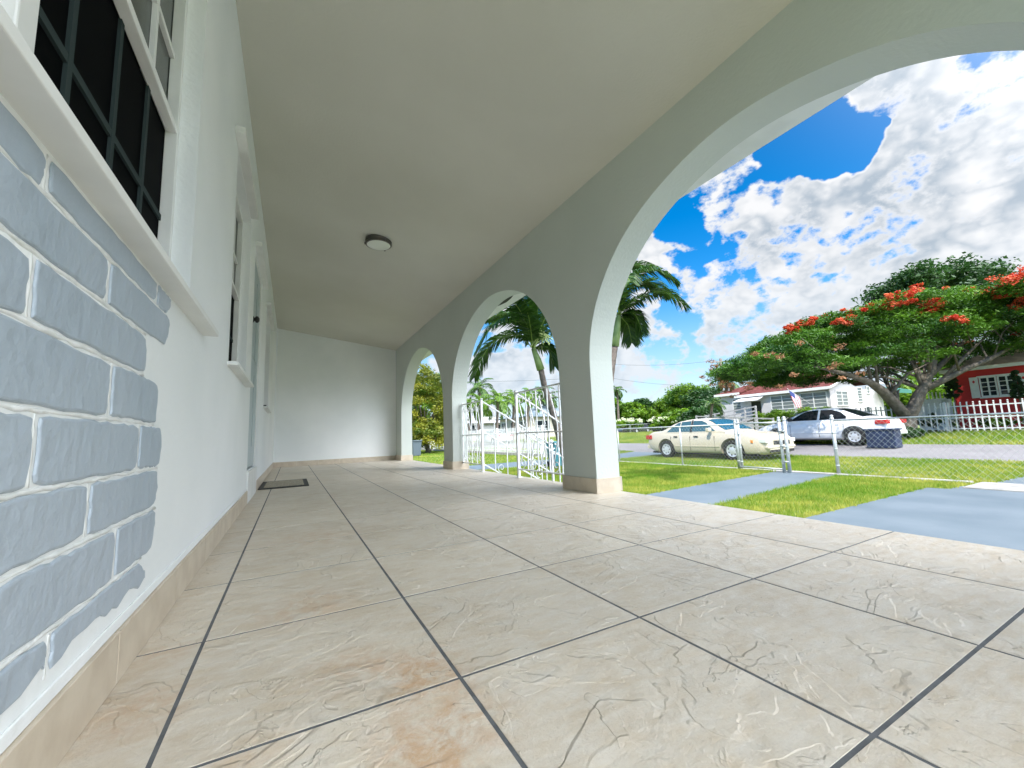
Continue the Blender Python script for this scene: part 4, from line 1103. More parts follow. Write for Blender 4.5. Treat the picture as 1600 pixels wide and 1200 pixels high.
# twigs at the rim, with rusty young leaves
cl2 = []
for k in range(34):
    a = rt.uniform(2.5, 3.9); p = fc + camx * (8.3 * math.cos(a) * rt.uniform(.9, 1.08)) + camz * (5.2 * math.sin(a)) + Vector((0, 0, rt.uniform(.1, 1.6)))
    cl2.append((p.x, p.y, p.z - .2, rt.uniform(.12, .22)))
leaf_mesh('young_leaves', cl2, 40, .05, .4, MT['leaf_rust'], ft, 23, .6)
cl3 = []
for (u, v, s_) in ((1232, 512, 1), (1252, 507, 1.2), (1262, 503, 1.2), (1240, 517, .8), (1316, 503, 1.0), (1345, 487, 1), (1360, 483, 1.3), (1375, 478, 1.2), (1398, 475, .8), (1398, 460, 1.3), (1412, 458, 1.5), (1424, 457, 1.2), (1408, 470, 1.2),
                   (1450, 470, 1.6), (1462, 475, 1.6), (1455, 482, 1.2), (1456, 443, 1), (1490, 437, 1.5), (1505, 440, 1.4), (1516, 438, 1.3), (1540, 436, 1.2), (1552, 432, 1.2), (1570, 440, 1.6), (1585, 432, 1.6), (1596, 428, 1.5), (1558, 460, 1.4), (1568, 458, 1.3), (1535, 455, 1),
                   (1590, 472, 1.3), (1597, 478, 1.3), (1490, 500, 1), (1500, 503, 1.1), (1485, 497, .7), (1240, 478, .8), (1300, 468, .5), (1180, 500, .4), (1350, 505, .5), (1430, 448, .6), (1620, 450, 1.5), (1640, 430, 1.5), (1515, 452, .8)):
    # find the crown surface along this line of sight, so the bunch sits on the foliage
    best = min(cl, key=lambda c_: (lambda w: (w[0] - u) ** 2 + (w[1] - v) ** 2 + 60 * w[2])((lambda q_: (800 + F * q_[0] / -q_[2], 600 - F * q_[1] / -q_[2], -q_[2]))(RC.T @ (np.array(c_[:3]) - [0, 0, EYE]))))
    q_ = RC.T @ (np.array(best[:3]) - [0, 0, EYE])
    if abs(800 + F * q_[0] / -q_[2] - u) > 26 or abs(600 - F * q_[1] / -q_[2] - v) > 14: continue
    dep = -q_[2] - .3
    c_ = P(u, v, dep)
    for k in range(5): cl3.append((c_.x + rt.uniform(-.26, .26) * s_, c_.y + rt.uniform(-.26, .26) * s_, c_.z + rt.uniform(-.10, .10) * s_, .13 * s_ * rt.uniform(.5, 1.3)))
for p in rt.sample(top_pts, 110): cl3.append((p.x, p.y, p.z + .2, rt.uniform(.1, .2)))
leaf_mesh('blossom', cl3, 60, .045, .6, MT['red_flower'], ft, 24, .6, .6, .3)

# shrubs
def shrub(name, label, c, R_, H_, m, seed, group=None, per=120, n=30, size=.07, cat='shrub', low=-.6):
    t = thing(name, label, cat, (c[0], c[1], gz(c[0])), group)
    q = MB(); 
    for k in range(5):
        a = k * 1.26; q.tube([(c[0], c[1], gz(c[0])), (c[0] + math.cos(a) * R_ * .4, c[1] + math.sin(a) * R_ * .4, gz(c[0]) + H_ * .7)], [.025, .01], 5)
    q.build('stems', MT['bark'], t)
    leaf_mesh('foliage', crown_clumps((c[0], c[1], gz(c[0]) + H_ * .52), R_ * .85, H_ * .42, n, seed, lowcut=low), per, size, .5, m, t, seed)
    return t
for i, (u, v, d_, R_, lab) in enumerate(((975, 655, 50, 1.5, 'white flowering shrub nearest the thin far palm'), (992, 656, 50, 1.3, 'white flowering shrub second from the thin far palm'), (1029, 654, 49, 1.4, 'white flowering shrub in the middle of the far verge'), (1053, 653, 48, 1.4, 'white flowering shrub before the dark blue car'), (1066, 656, 46, 1.0, 'small flowering shrub behind the trunk of the beige sedan'))):
    p = ground_at(u, d_); t = shrub('flowering_shrub', lab, (p.x, p.y), R_, px_height(u, v, d_, p), MT['leaf_mid'], 80 + i, 'flowering shrubs along the far lot', 70, 26, .13)
    cw = [(c_[0], c_[1], c_[2] + .1, .25) for c_ in crown_clumps((p.x, p.y, p.z + px_height(u, v, d_, p) * .75), R_ * .9, .5, 16, 90 + i, lowcut=.1)]
    leaf_mesh('petals', cw, 26, .07, .8, MT['white_flower'], t, 90 + i)

# ------------------------------------------------------------------ cars
def boolean_cut(o, cyls):
    q = MB()
    for (x, y0, y1, z, r_c) in cyls:
        n = 28; vs = [(x + r_c * math.cos(2 * math.pi * k / n), y, z + r_c * math.sin(2 * math.pi * k / n)) for y in (y0, y1) for k in range(n)]
        q.add(vs, [list(range(n))[::-1], list(range(n, 2 * n))] + [[k, (k + 1) % n, n + (k + 1) % n, n + k] for k in range(n)])
    c = q.build('cutter', MT['black'])
    md = o.modifiers.new('b', 'BOOLEAN'); md.object = c; md.operation = 'DIFFERENCE'; md.solver = 'EXACT'
    o.matrix_parent_inverse = Matrix(); 
    dg = bpy.context.evaluated_depsgraph_get(); me = bpy.data.meshes.new_from_object(o.evaluated_get(dg))
    o.modifiers.clear(); o.data = me
    bpy.data.objects.remove(c, do_unlink=True)
def car(label, loc, rz, S_, paint, glass, beige=True, name='parked_car', group=None, simple=False):
    L_, Wd, H_ = S_['L'], S_['W'] / 2, S_['H']
    def ip(tab, x): return float(np.interp(x, [p[0] for p in tab], [p[1] for p in tab]))
    top, wid, bot = S_['top'], S_['wid'], S_['bot']
    def local(o, par=None):
        o.matrix_parent_inverse = Matrix(); return o
    root = thing(name, label, 'car', (0, 0, 0), group)
    def bld(mbx, nm, m, par=root, smooth=False, bevel=0):
        o = mbx.build(nm, m, None, smooth, bevel); o.parent = par; return o
    # body
    q = MB(); st = np.concatenate([np.linspace(0, .35, 7)[:-1], np.linspace(.35, L_ - .5, 26)[:-1], np.linspace(L_ - .5, L_, 9)]); rings = []
    for x in st:
        w = Wd * ip(wid, x); t_ = ip(top, x); b_ = ip(bot, x); sh = min(.85, t_ - .06)
        half = [(0, b_), (w * .80, b_), (w * .93, b_ + .05), (w * .985, b_ + .13), (w, b_ + (t_ - b_) * .45), (w * .992, b_ + (t_ - b_) * .62), (w * .965, t_ - .10), (w * .92, t_ - .035), (w * .80, t_ - .002), (w * .4, t_ + .022), (0, t_ + .03)]
        rings.append([(x, y, z) for y, z in half] + [(x, -y, z) for y, z in half[-2:0:-1]])
    n = len(rings[0]); vs = [p for r in rings for p in r]
    fs = [[i * n + k, i * n + (k + 1) % n, (i + 1) * n + (k + 1) % n, (i + 1) * n + k] for i in range(len(rings) - 1) for k in range(n)]
    fs += [list(range(n)), [(len(rings) - 1) * n + k for k in range(n)][::-1]]
    q.add(vs, fs); body = bld(q, 'body', paint)
    wr = S_['wr']; wx = S_['wheels']
    boolean_cut(body, [(x, s_ * (Wd - .28), s_ * (Wd + .2), wr + .0, wr + .075) for x in wx for s_ in (1, -1)])
    body.data.materials.clear(); body.data.materials.append(paint)
    for p in body.data.polygons: p.use_smooth = p.area < 5 and abs(p.normal.y) < 2
    try: body.data.set_sharp_from_angle(angle=rad(32))
    except Exception: pass
    # roof structure
    G = S_['gh']; belt = S_['belt']; Wb = Wd * .93; sl_ = .46
    def gw(z): return Wb - (z - belt) * sl_
    xs_ = np.linspace(G[0][0], G[-1][0], 30); q = MB(); rings = []
    for x in xs_:
        h = ip(G, x); h = max(h, belt + .012)
        r1 = min(.07, (h - belt) * .5)
        half = [(0, belt - .08), (Wb, belt - .08), (Wb, belt), (gw(h - r1), h - r1), (gw(h) - .055, h - r1 * .15), (gw(h) * .5, h + .018), (0, h + .025)]
        rings.append([(x, y, z) for y, z in half] + [(x, -y, z) for y, z in half[-2:0:-1]])
    n = len(rings[0]); vs = [p for r in rings for p in r]
    fs = [[i * n + k, i * n + (k + 1) % n, (i + 1) * n + (k + 1) % n, (i + 1) * n + k] for i in range(len(rings) - 1) for k in range(n)]
    fs += [list(range(n)), [(len(rings) - 1) * n + k for k in range(n)][::-1]]
    q.add(vs, fs); rf = bld(q, 'roof', paint, root, True)
    try: rf.data.set_sharp_from_angle(angle=rad(35))
    except Exception: pass
    # side glass
    for s_ in (1, -1):
        for poly_ in S_['glass']:
            q = MB(); q.poly([(x, s_ * (gw(z) + .003), z) for x, z in poly_], .005, (0, s_, 0)); bld(q, 'side_window', glass)
        for (xp, za, zb) in S_['pillars']:
            q = MB(); q.poly([(xp - .04, s_ * (gw(za) + .009), za), (xp + .04, s_ * (gw(za) + .009), za), (xp + .02, s_ * (gw(zb) + .009), zb), (xp - .035, s_ * (gw(zb) + .009), zb)], .003, (0, s_, 0)); bld(q, 'pillar_trim', MT['dark_trim'] if beige else paint)
    # windscreen and rear window
    for (nm, xa, xb, m) in (('windshield', S_['ws'][0], S_['ws'][1], MT['windshield'] if beige else glass), ('rear_window', S_['rw'][0], S_['rw'][1], glass)):
        q = MB(); k_ = 7; rows = []
        for i in range(k_):
            x = xa + (xb - xa) * i / (k_ - 1); h = ip(G, x); yw = gw(h) - .07
            rows.append([(x + (.008 if nm == 'windshield' else -.008), yw * f, h + .012 + .022 * (1 - f * f)) for f in (-1, -.6, -.2, .2, .6, 1)])
        vs = [p for r in rows for p in r]; fs = [[i * 6 + j, i * 6 + j + 1, (i + 1) * 6 + j + 1, (i + 1) * 6 + j] for i in range(k_ - 1) for j in range(5)]
        q.add(vs, fs); bld(q, nm, m, root, True)
    # seams, mouldings, handles, mirrors, lamps
    for s_ in (1, -1):
        def side(x, z): return s_ * (Wd * ip(wid, x) * 1.0 + .0)
        q = MB()
        for xd in S_['seams']:
            zt_ = belt - .03
            q.box(xd - .004, xd + .004, min(s_ * (Wd * .95), s_ * (Wd + .0015)), max(s_ * (Wd * .95), s_ * (Wd + .0015)), .30, zt_ - .10)
        bld(q, 'door_seams', MT['dark_trim'])
        q = MB(); x0, x1 = wx[0] + wr + .12, wx[1] - wr - .10
        q.box(x0, x1, min(s_ * Wd * .99, s_ * (Wd + .010)), max(s_ * Wd * .99, s_ * (Wd + .010)), .44, .475); bld(q, 'side_moulding', paint, root, False, .003)
        for xh in S_['handles']:
            q = MB(); q.box(xh - .085, xh + .085, min(s_ * Wd * .98, s_ * (Wd + .006)), max(s_ * Wd * .98, s_ * (Wd + .006)), belt - .16, belt - .115); bld(q, 'door_handle', MT['dark_trim'] if beige else paint, root, False, .004)
        xm = S_['mirror']; q = MB(); q.box(xm - .08, xm + .05, min(s_ * (Wd + .0), s_ * (Wd + .17)), max(s_ * (Wd + .0), s_ * (Wd + .17)), belt + .02, belt + .15); bld(q, 'mirror', paint if beige else MT['dark_trim'], root, False, .03)
        q = MB(); xf = L_ - .02; q.box(xf - .30, xf - .0, s_ * Wd * .70 - .15, s_ * Wd * .70 + .15, ip(top, L_ - .1) - .19, ip(top, L_ - .1) - .07); bld(q, 'headlight', MT['lamp_clear'], root, False, .02)
        q = MB(); q.box(xf - .42, xf - .36, s_ * Wd * .93 - .018, s_ * Wd * .93 + .018, ip(top, L_ - .1) - .18, ip(top, L_ - .1) - .09); bld(q, 'side_lamp', MT['lamp_amber'])
        q = MB(); q.box(-.012, .30, s_ * Wd * .76 - .17, s_ * Wd * .76 + .17, S_['tl'][0], S_['tl'][1]); bld(q, 'tail_light', MT['lamp_red'], root, False, .015)
    q = MB(); q.box(L_ - .06, L_ + .006, -.42, .42, .50, .62); q.box(L_ - .04, L_ + .012, -.60, .60, .27, .35); bld(q, 'grille', MT['dark_trim'])
    q = MB(); q.box(L_ - .30, L_ + .012, -Wd * .80, Wd * .80, .38, .47); q.box(-.03, .3, -Wd * .86, Wd * .86, .34, .48); bld(q, 'bumpers', paint, root, False, .03)
    q = MB(); q.box(-.034, -.02, -.17, .17, .56, .68); bld(q, 'licence_plate', MT['lamp_clear'])
    q = MB(); q.box(.2, L_ - .3, -Wd * .8, Wd * .8, .17, .24); bld(q, 'underbody', MT['black'])
    for x in wx:
        for s_ in (1, -1):
            wh = bpy.data.objects.new('wheel', None); COL.objects.link(wh); wh.parent = root
            c = (x, s_ * (Wd - .11), wr); k = s_
            q = MB(); q.lathe(c, [(wr * .62, .085 * k), (wr * .78, .10 * k), (wr * .93, .098 * k), (wr, .07 * k), (wr, -.07 * k), (wr * .93, -.09 * k), (wr * .6, -.08 * k)], 32, 'y'); o = q.build('tyre', MT['tyre'], None, True); o.parent = wh
            q = MB(); q.lathe(c, [(wr * .64, .082 * k), (wr * .60, .094 * k), (wr * .56, .072 * k), (wr * .30, .090 * k), (wr * .16, .098 * k), (.001, .098 * k)], 32, 'y')
            for j in range(7):
                a = j * 2 * math.pi / 7; r1 = wr * .42
                q.lathe((c[0] + r1 * math.cos(a), c[1] + .0825 * k, c[2] + r1 * math.sin(a)), [(wr * .075, 0), (wr * .075, .004 * k), (.001, .004 * k)], 8, 'y', 1)
            o = q.build('hubcap', [MT['rim'], MT['dark_trim']], None, True); o.parent = wh
    root.location = loc; root.rotation_euler = (S_.get('roll', 0), 0, rz)
    return root
CAM1 = dict(L=4.76, W=1.80, H=1.42, wr=.325, wheels=(1.02, 3.70), belt=.93,
            top=[(0, .80), (.06, .93), (.25, .985), (.85, .995), (1.2, .95), (3.2, .94), (3.55, .925), (4.1, .885), (4.45, .82), (4.66, .75), (4.76, .66)],
            wid=[(0, .80), (.12, .90), (.5, .97), (1.2, 1.0), (3.6, 1.0), (4.2, .965), (4.55, .88), (4.76, .72)],
            bot=[(0, .34), (.2, .26), (.5, .2), (4.2, .2), (4.6, .2), (4.76, .28)],
            gh=[(.72, .99), (.95, 1.10), (1.25, 1.26), (1.55, 1.355), (1.9, 1.395), (2.3, 1.405), (2.6, 1.375), (2.85, 1.29), (3.2, 1.10), (3.5, .94)],
            glass=[[(1.06, .965), (1.62, .965), (1.62, 1.31), (1.50, 1.285), (1.25, 1.13)], [(1.66, .965), (2.10, .965), (2.08, 1.345), (1.66, 1.32)], [(2.18, .965), (3.12, .965), (2.9, 1.12), (2.68, 1.27), (2.5, 1.335), (2.17, 1.345)]],
            pillars=[(2.14, .94, 1.37)], ws=(3.42, 2.68), rw=(.84, 1.45), seams=(1.28, 2.13, 3.10), handles=(1.50, 2.38), mirror=3.0, tl=(.70, .86))
car('beige four door sedan parked on the grass behind the chain link fence', (13.42, 12.02, GZ + .015), rad(-90 - 1.2), CAM1, MT['car_beige'], MT['glass_car'])
CAM2 = dict(L=4.55, W=1.72, H=1.38, wr=.305, wheels=(.92, 3.55), belt=.90,
            top=[(0, .72), (.08, .88), (.3, .945), (.9, .96), (1.25, .93), (3.1, .92), (3.45, .90), (4.0, .80), (4.3, .70), (4.47, .6), (4.55, .52)],
            wid=[(0, .80), (.15, .90), (.5, .97), (1.2, 1.0), (3.4, 1.0), (4.0, .955), (4.4, .86), (4.55, .72)],
            bot=[(0, .34), (.2, .26), (.5, .2), (4.0, .2), (4.4, .2), (4.55, .28)],
            gh=[(.55, .945), (.95, 1.12), (1.25, 1.26), (1.5, 1.33), (1.85, 1.365), (2.2, 1.365), (2.45, 1.33), (2.7, 1.24), (3.05, 1.07), (3.4, .91)],
            glass=[[(1.12, .945), (1.98, .935), (1.96, 1.31), (1.6, 1.30), (1.3, 1.19), (1.12, 1.03)], [(2.05, .935), (3.02, .935), (2.8, 1.09), (2.58, 1.22), (2.4, 1.295), (2.03, 1.31)]],
            pillars=[(2.01, .92, 1.33)], ws=(3.32, 2.55), rw=(.66, 1.42), seams=(1.2, 2.0, 3.0), handles=(1.42, 2.25), mirror=2.95, tl=(.72, .86), roll=0)
car('white four door sedan parked facing left at the far side of the street', (18.38, 6.17, gz(17.9) + .01), rad(90), CAM2, MT['car_white'], MT['glass_tint'], beige=False)
for i, (u, d_, m_, lab) in enumerate(((966, 56, 'car_blue', 'dark parked car at the left end behind the far fence'), (1010, 56, 'car_dark', 'black parked car below the flowering shrubs behind the far fence'), (1038, 54, 'car_dark', 'dark parked car between the flowering shrubs'), (1056, 52, 'car_blue', 'dark blue car behind the rear of the beige sedan'))):
    p = ground_at(u, d_); car(lab, (p.x, p.y, p.z), rad(12 + 180 * (i % 2)), CAM2, MT[m_], MT['glass_tint'], beige=False, group='cars parked beyond the grass lot')

# ------------------------------------------------------------------ bins and boxes
def wheelie(name, label, p, m, sc=1.0, rz=0, group=None):
    t = thing(name, label, 'bin', (p[0], p[1], p[2]), group); x, y, z = p
    q = MB(); a, b, h = .22 * sc, .28 * sc, .92 * sc
    q.add([(x - a, y - a, z + .05), (x + a, y - a, z + .05), (x + a, y + a, z + .05), (x - a, y + a, z + .05), (x - b, y - b, z + h), (x + b, y - b, z + h), (x + b, y + b, z + h), (x - b, y + b, z + h)], [(0, 1, 2, 3), (4, 5, 6, 7), (0, 1, 5, 4), (1, 2, 6, 5), (2, 3, 7, 6), (3, 0, 4, 7)])
    q.build('bin_body', m, t, bevel=.02)
    q = MB(); q.box(x - b - .03, x + b + .03, y - b - .04, y + b + .03, z + h, z + h + .06); q.bar((x - b, y + b + .06, z + h), (x + b, y + b + .06, z + h), .03); q.build('lid', m, t, bevel=.02)
    for s_ in (-1, 1):
        q = MB(); q.lathe((x + s_ * .2, y + a + .03, z + .1), [(.001, -.03), (.1, -.03), (.1, .03), (.001, .03)], 12, 'x'); q.build('wheel', MT['black'], t)
    return t
p = ground_at(671, 28.5); shrub('garden_shrub', 'low golden green bush at the foot of the golden tree in the far arch', (p.x, p.y), 1.7, 2.3, MT['leaf_gold'], 150, None, 150, 60, .09)
p = ground_at(650, 25); wheelie('wheeled_bin', 'grey wheeled bin with a flat lid standing on the lawn in the far arch', (p.x, p.y, GZ), MT['grey_bin'])
p = ground_at(868, 13.5); wheelie('wheeled_bin', 'teal bin half hidden beside the near pillar behind the railing', (p.x, p.y, GZ), MT['teal_bin'], .85)
# dark blue crate lying at the kerb behind the white car
cx_, cy_ = 17.0, 6.05; z = gz(17.0)
t = thing('plastic_crate', 'dark blue ribbed crate at the street edge by the rear of the white sedan', 'crate', (cx_, cy_, z))
q = MB(); q.box(cx_ - .25, cx_ + .25, cy_ - .34, cy_ + .42, z + .01, z + .58); q.build('crate_body', MT['blue_bin'], t, bevel=.03)
q = MB(); q.box(cx_ - .28, cx_ + .28, cy_ - .37, cy_ + .45, z + .58, z + .63); q.build('rim', MT['blue_bin'], t, bevel=.01)
q = MB()
for k in range(6): q.box(cx_ - .262, cx_ - .249, cy_ - .28 + k * .12, cy_ - .25 + k * .12, z + .06, z + .54)
q.build('ribs', MT['blue_bin'], t)
# plywood planter across the street
p = P(1163, 676, 19.5); zb = gz(p.x)
t = thing('wooden_planter', 'long tan wooden box standing on legs before the ramp, seen over the sedan bonnet', 'planter', (p.x, p.y, zb))
q = MB(); q.box(p.x - .2, p.x + .2, p.y - .62, p.y + .55, zb + .14, zb + .50); q.build('box', MT['wood_tan'], t, bevel=.01)
q = MB()
for k in range(3): q.box(p.x - .206, p.x - .199, p.y - .6, p.y + .53, zb + .24 + k * .09, zb + .246 + k * .09)
q.build('board_gaps', MT['dark_trim'], t)
for sx in (-.17, .17):
    for sy in (-.55, .5):
        q = MB(); q.box(p.x + sx - .03, p.x + sx + .03, p.y + sy - .03, p.y + sy + .03, zb, zb + .145); q.build('leg', MT['wood_tan'], t)

# rocks and dry plants by the ramp
rk = random.Random(5)
for i in range(6):
    p = P(1172 + i * 9, 672 + rk.uniform(-2, 3), 21.5 + rk.uniform(-.6, .6)); x, y, z = p.x, p.y, gz(p.x)
    bm = bmesh.new(); bmesh.ops.create_icosphere(bm, subdivisions=3, radius=1)
    sx, sy, sz = rk.uniform(.18, .32), rk.uniform(.2, .36), rk.uniform(.14, .26)
    for v in bm.verts:
        k = 1 + .22 * math.sin(v.co.x * 4 + i) * math.cos(v.co.y * 5 + i * 2) + .12 * math.sin(v.co.z * 9 + i)
        v.co = Vector((x + v.co.x * sx * k, y + v.co.y * sy * k, z + max(-.2, v.co.z) * sz * k + .03))
    me = bpy.data.meshes.new('rock'); bm.to_mesh(me); bm.free(); me.materials.append(MT['rock'])
    o = bpy.data.objects.new('rock', me); COL.objects.link(o); tag(o, 'rough grey rock among the stones bordering the yard behind the parked cars', 'rock', 'border rocks by the ramp')

# ------------------------------------------------------------------ the white house across the street
HX, HY = 28.4, 12.4; HG = gz(28.4)
wh = thing('bungalow', 'white bungalow with a maroon roof and a flag behind the parked cars', 'house', (HX, 15, HG))
q = MB(); q.box(HX, HX + 7.0, HY, 18.0, HG - .2, 2.46); q.box(HX + .35, HX + 6.6, 18.0, 19.7, HG - .2, 2.66)
q.add([(HX, HY + .001, 2.46), (HX + 3.8, HY + .001, 2.46), (HX + 1.95, HY + .001, 3.02), (HX, HY + .25, 2.46), (HX + 3.8, HY + .25, 2.46), (HX + 1.95, HY + .25, 3.02)], [(0, 1, 2), (3, 4, 5), (0, 1, 4, 3), (1, 2, 5, 4), (2, 0, 3, 5)])
q.build('wall', MT['house_white'], wh)
q = MB()
e = .30; r0 = (HX - e, HY - .12, 2.50); 
def slab(pts, th=.07, m=0): q.poly(pts, th, (0, 0, 1), m)
slab([(HX - e, HY - .15, 2.48), (HX - e, 18.25, 2.48), (HX + 3.4, 16.8, 3.86), (HX + 3.4, 14.3, 3.86), (HX + 1.95, HY - .15, 3.10)])
slab([(HX + 1.95, HY - .15, 3.10), (HX + 3.4, 14.3, 3.86), (HX + 3.4, 16.8, 3.86), (HX + 7.2, 18.0, 2.9), (HX + 7.2, HY - .15, 2.9), (HX + 4.2, HY - .15, 3.04)])
slab([(HX - .0, 17.9, 2.72), (HX - .0, 20.0, 2.72), (HX + 3.4, 19.4, 3.5), (HX + 3.4, 16.8, 3.80)])
slab([(HX + 3.4, 16.8, 3.80), (HX + 3.4, 19.4, 3.5), (HX + 7, 20, 2.72), (HX + 7, 17.9, 2.72)])
q.build('roof', MT['roof_red'], wh)
q = MB(); q.box(HX - e - .02, HX - e, HY - .16, 18.25, 2.38, 2.55); q.box(HX - .03, HX - .0, 18.0, 20.02, 2.62, 2.79)
q.bar((HX - e, HY - .16, 2.47), (HX + 1.95, HY - .16, 3.09), .03, .12); q.bar((HX + 1.95, HY - .16, 3.09), (HX + 7.2, HY - .16, 2.9), .03, .12)
q.build('fascia', MT['trim'], wh)
def win_x(x, y0, y1, z0, z1, cols=2, rows=4, m='win_grey', par=wh, fr=.05):
    q = MB()
    for (a, b, c, d) in ((y0 - fr, y0, z0 - fr, z1 + fr), (y1, y1 + fr, z0 - fr, z1 + fr), (y0, y1, z0 - fr, z0), (y0, y1, z1, z1 + fr)): q.box(x - .05, x + .01, a, b, c, d)
    for k in range(1, cols): yy = y0 + (y1 - y0) * k / cols; q.box(x - .045, x, yy - fr / 2, yy + fr / 2, z0, z1)
    for k in range(1, rows): zz = z0 + (z1 - z0) * k / rows; q.box(x - .035, x, y0, y1, zz - .014, zz + .014)
    w = q.build('window', MT['trim'], par); g_ = MB(); g_.box(x - .012, x - .002, y0, y1, z0, z1); g_.build('pane', MT[m], w); return w
def win_y(y, x0, x1, z0, z1, cols=2, rows=4, m='win_grey', par=wh, fr=.05):
    q = MB()
    for (a, b, c, d) in ((x0 - fr, x0, z0 - fr, z1 + fr), (x1, x1 + fr, z0 - fr, z1 + fr), (x0, x1, z0 - fr, z0), (x0, x1, z1, z1 + fr)): q.box(a, b, y - .05, y + .01, c, d)
    for k in range(1, cols): xx = x0 + (x1 - x0) * k / cols; q.box(xx - fr / 2, xx + fr / 2, y - .045, y, z0, z1)
    for k in range(1, rows): zz = z0 + (z1 - z0) * k / rows; q.box(x0, x1, y - .035, y, zz - .014, zz + .014)
    w = q.build('window', MT['trim'], par); g_ = MB(); g_.box(x0, x1, y - .012, y - .002, z0, z1); g_.build('pane', MT[m], w); return w
win_x(HX, 12.60, 13.98, 1.38, 2.24); win_x(HX, 14.45, 15.82, 1.40, 2.24); win_x(HX + .35, 18.15, 18.75, 1.5, 2.3, 1)
win_y(HY, HX + .68, HX + 2.05, 1.42, 2.26); win_y(HY, HX + 3.4, HX + 3.98, 1.66, 2.52, 1, 5); win_y(HY, HX + 4.75, HX + 5.1, 2.2, 2.6, 1, 2)
q = MB(); q.box(HX - .03, HX + .02, 16.55, 17.2, HG + .9 - .9, 2.03); dd = q.build('door', MT['win_dark'], wh)
q = MB(); q.lathe((HX - .05, 16.65, 1.45), [(.02, 0), (.03, .01), (.001, .03)], 8, 'x'); q.build('handle', MT['nickel'], dd)
q = MB(); q.poly([(HX - .02, 16.1, 2.40), (HX - .02, 17.6, 2.40), (HX - .75, 18.1, 2.06), (HX - .75, 16.35, 2.06)], .03, (0, 0, 1)); q.build('awning', MT['trim'], wh)
q = MB(); q.poly([(HX + 6.0, HY - .02, 2.62), (HX + 8.6, HY - .02, 2.62), (HX + 8.6, HY - 1.0, 2.35), (HX + 6.0, HY - 1.0, 2.35)], .04, (0, 0, 1)); q.box(HX + 6, HX + 8.6, HY - 1.02, HY - .99, 2.15, 2.4); q.build('green_awning', MT['green_awning'], wh)
# hedge
cl = []; rh = random.Random(8)
for k in range(90): cl.append((HX - 1.2 + rh.uniform(-.25, .25), rh.uniform(11.9, 16.3), gz(27) + rh.uniform(.35, 1.3), .26))
t = thing('clipped_hedge', 'clipped green hedge under the windows of the white bungalow', 'hedge', (HX - 1.2, 14, gz(27)))
leaf_mesh('foliage', cl, 130, .06, .5, MT['leaf_mid'], t, 8, .9)
q = MB()
for k in range(12): q.tube([(HX - 1.2, 12.0 + k * .38, gz(27)), (HX - 1.2, 12.0 + k * .38, gz(27) + .7)], [.02, .01], 5)
q.build('stems', MT['bark'], t)
# ramp with white wooden rails
t = thing('wheelchair_ramp', 'weathered white wooden ramp with handrails leading to the bungalow door', 'ramp', (26, 16, gz(26)))
z26 = gz(26)
q = MB(); q.poly([(25.6, 14.3, z26 + .02), (26.6, 14.3, z26 + .02), (26.6, 19.6, z26 + .45), (25.6, 19.6, z26 + .45)], .05, (0, 0, 1)); q.poly([(26.7, 19.6, z26 + .45), (27.7, 19.6, z26 + .45), (27.7, 16.4, z26 + .85), (26.7, 16.4, z26 + .85)], .05, (0, 0, 1)); q.build('deck', MT['wood_grey'], t)
for (x, ya, yb, za, zb_) in ((25.6, 14.3, 19.6, .86, 1.30), (26.65, 19.6, 15.9, 1.32, 1.72)):
    q = MB()
    for dz in (0, -.28, -.5): q.bar((x, ya, z26 + za + dz), (x, yb, z26 + zb_ + dz), .05, .08)
    q.build('handrail', MT['wood_grey'], t)
    for k in range(6):
        yy = ya + (yb - ya) * k / 5; zz = z26 + za + (zb_ - za) * k / 5
        q = MB(); q.box(x - .045, x + .045, yy - .045, yy + .045, z26, zz + .06); q.build('post', MT['wood_grey'], t)
# flag on an angled staff
t = thing('flag_on_staff', 'american flag hanging from an angled staff on the white bungalow front', 'flag', (HX - .05, 14.35, 2.1))
f0 = Vector((HX - .01, 13.55, 1.62)); f1 = Vector((27.3, 14.15, 2.56))
q = MB(); q.tube([f0, f1], .014, 8); q.lathe(tuple(f1 + Vector((0, 0, .02))), [(.001, -.03), (.03, 0), (.001, .03)], 8); q.build('staff', MT['trim'], t)
cols_, rows_ = 26, 13; V = []; Fq = []; mi = []
fd = (f0 - f1).normalized()
for i in range(cols_ + 1):          # i: along the fly (hanging down), j: across the stripes
    for j in range(rows_ + 1):
        a = j / rows_; b = i / cols_
        p = f1 + fd * (.06 + a * (.80 - .35 * b)) + Vector((0, -.22 * b - .10 * b * a, -1.0 * b - a * .04))
        p += Vector((.05 * math.sin(a * 9 + b * 2) * b, .03 * math.sin(a * 11 + b * 4) * b, 0))
        V.append(tuple(p))
for i in range(cols_):
    for j in range(rows_):
        o = i * (rows_ + 1) + j; Fq.append([o, o + 1, o + rows_ + 2, o + rows_ + 1])
        mi.append(2 if (j < 7 and i < 10) else (0 if j % 2 == 0 else 1))
fl = fast_mesh('flag_cloth', np.array(V), np.array(Fq), [MT['flag_red'], MT['flag_white'], MT['flag_blue']], t, None, np.array(mi))
md = fl.modifiers.new('s', 'SOLIDIFY'); md.thickness = .003

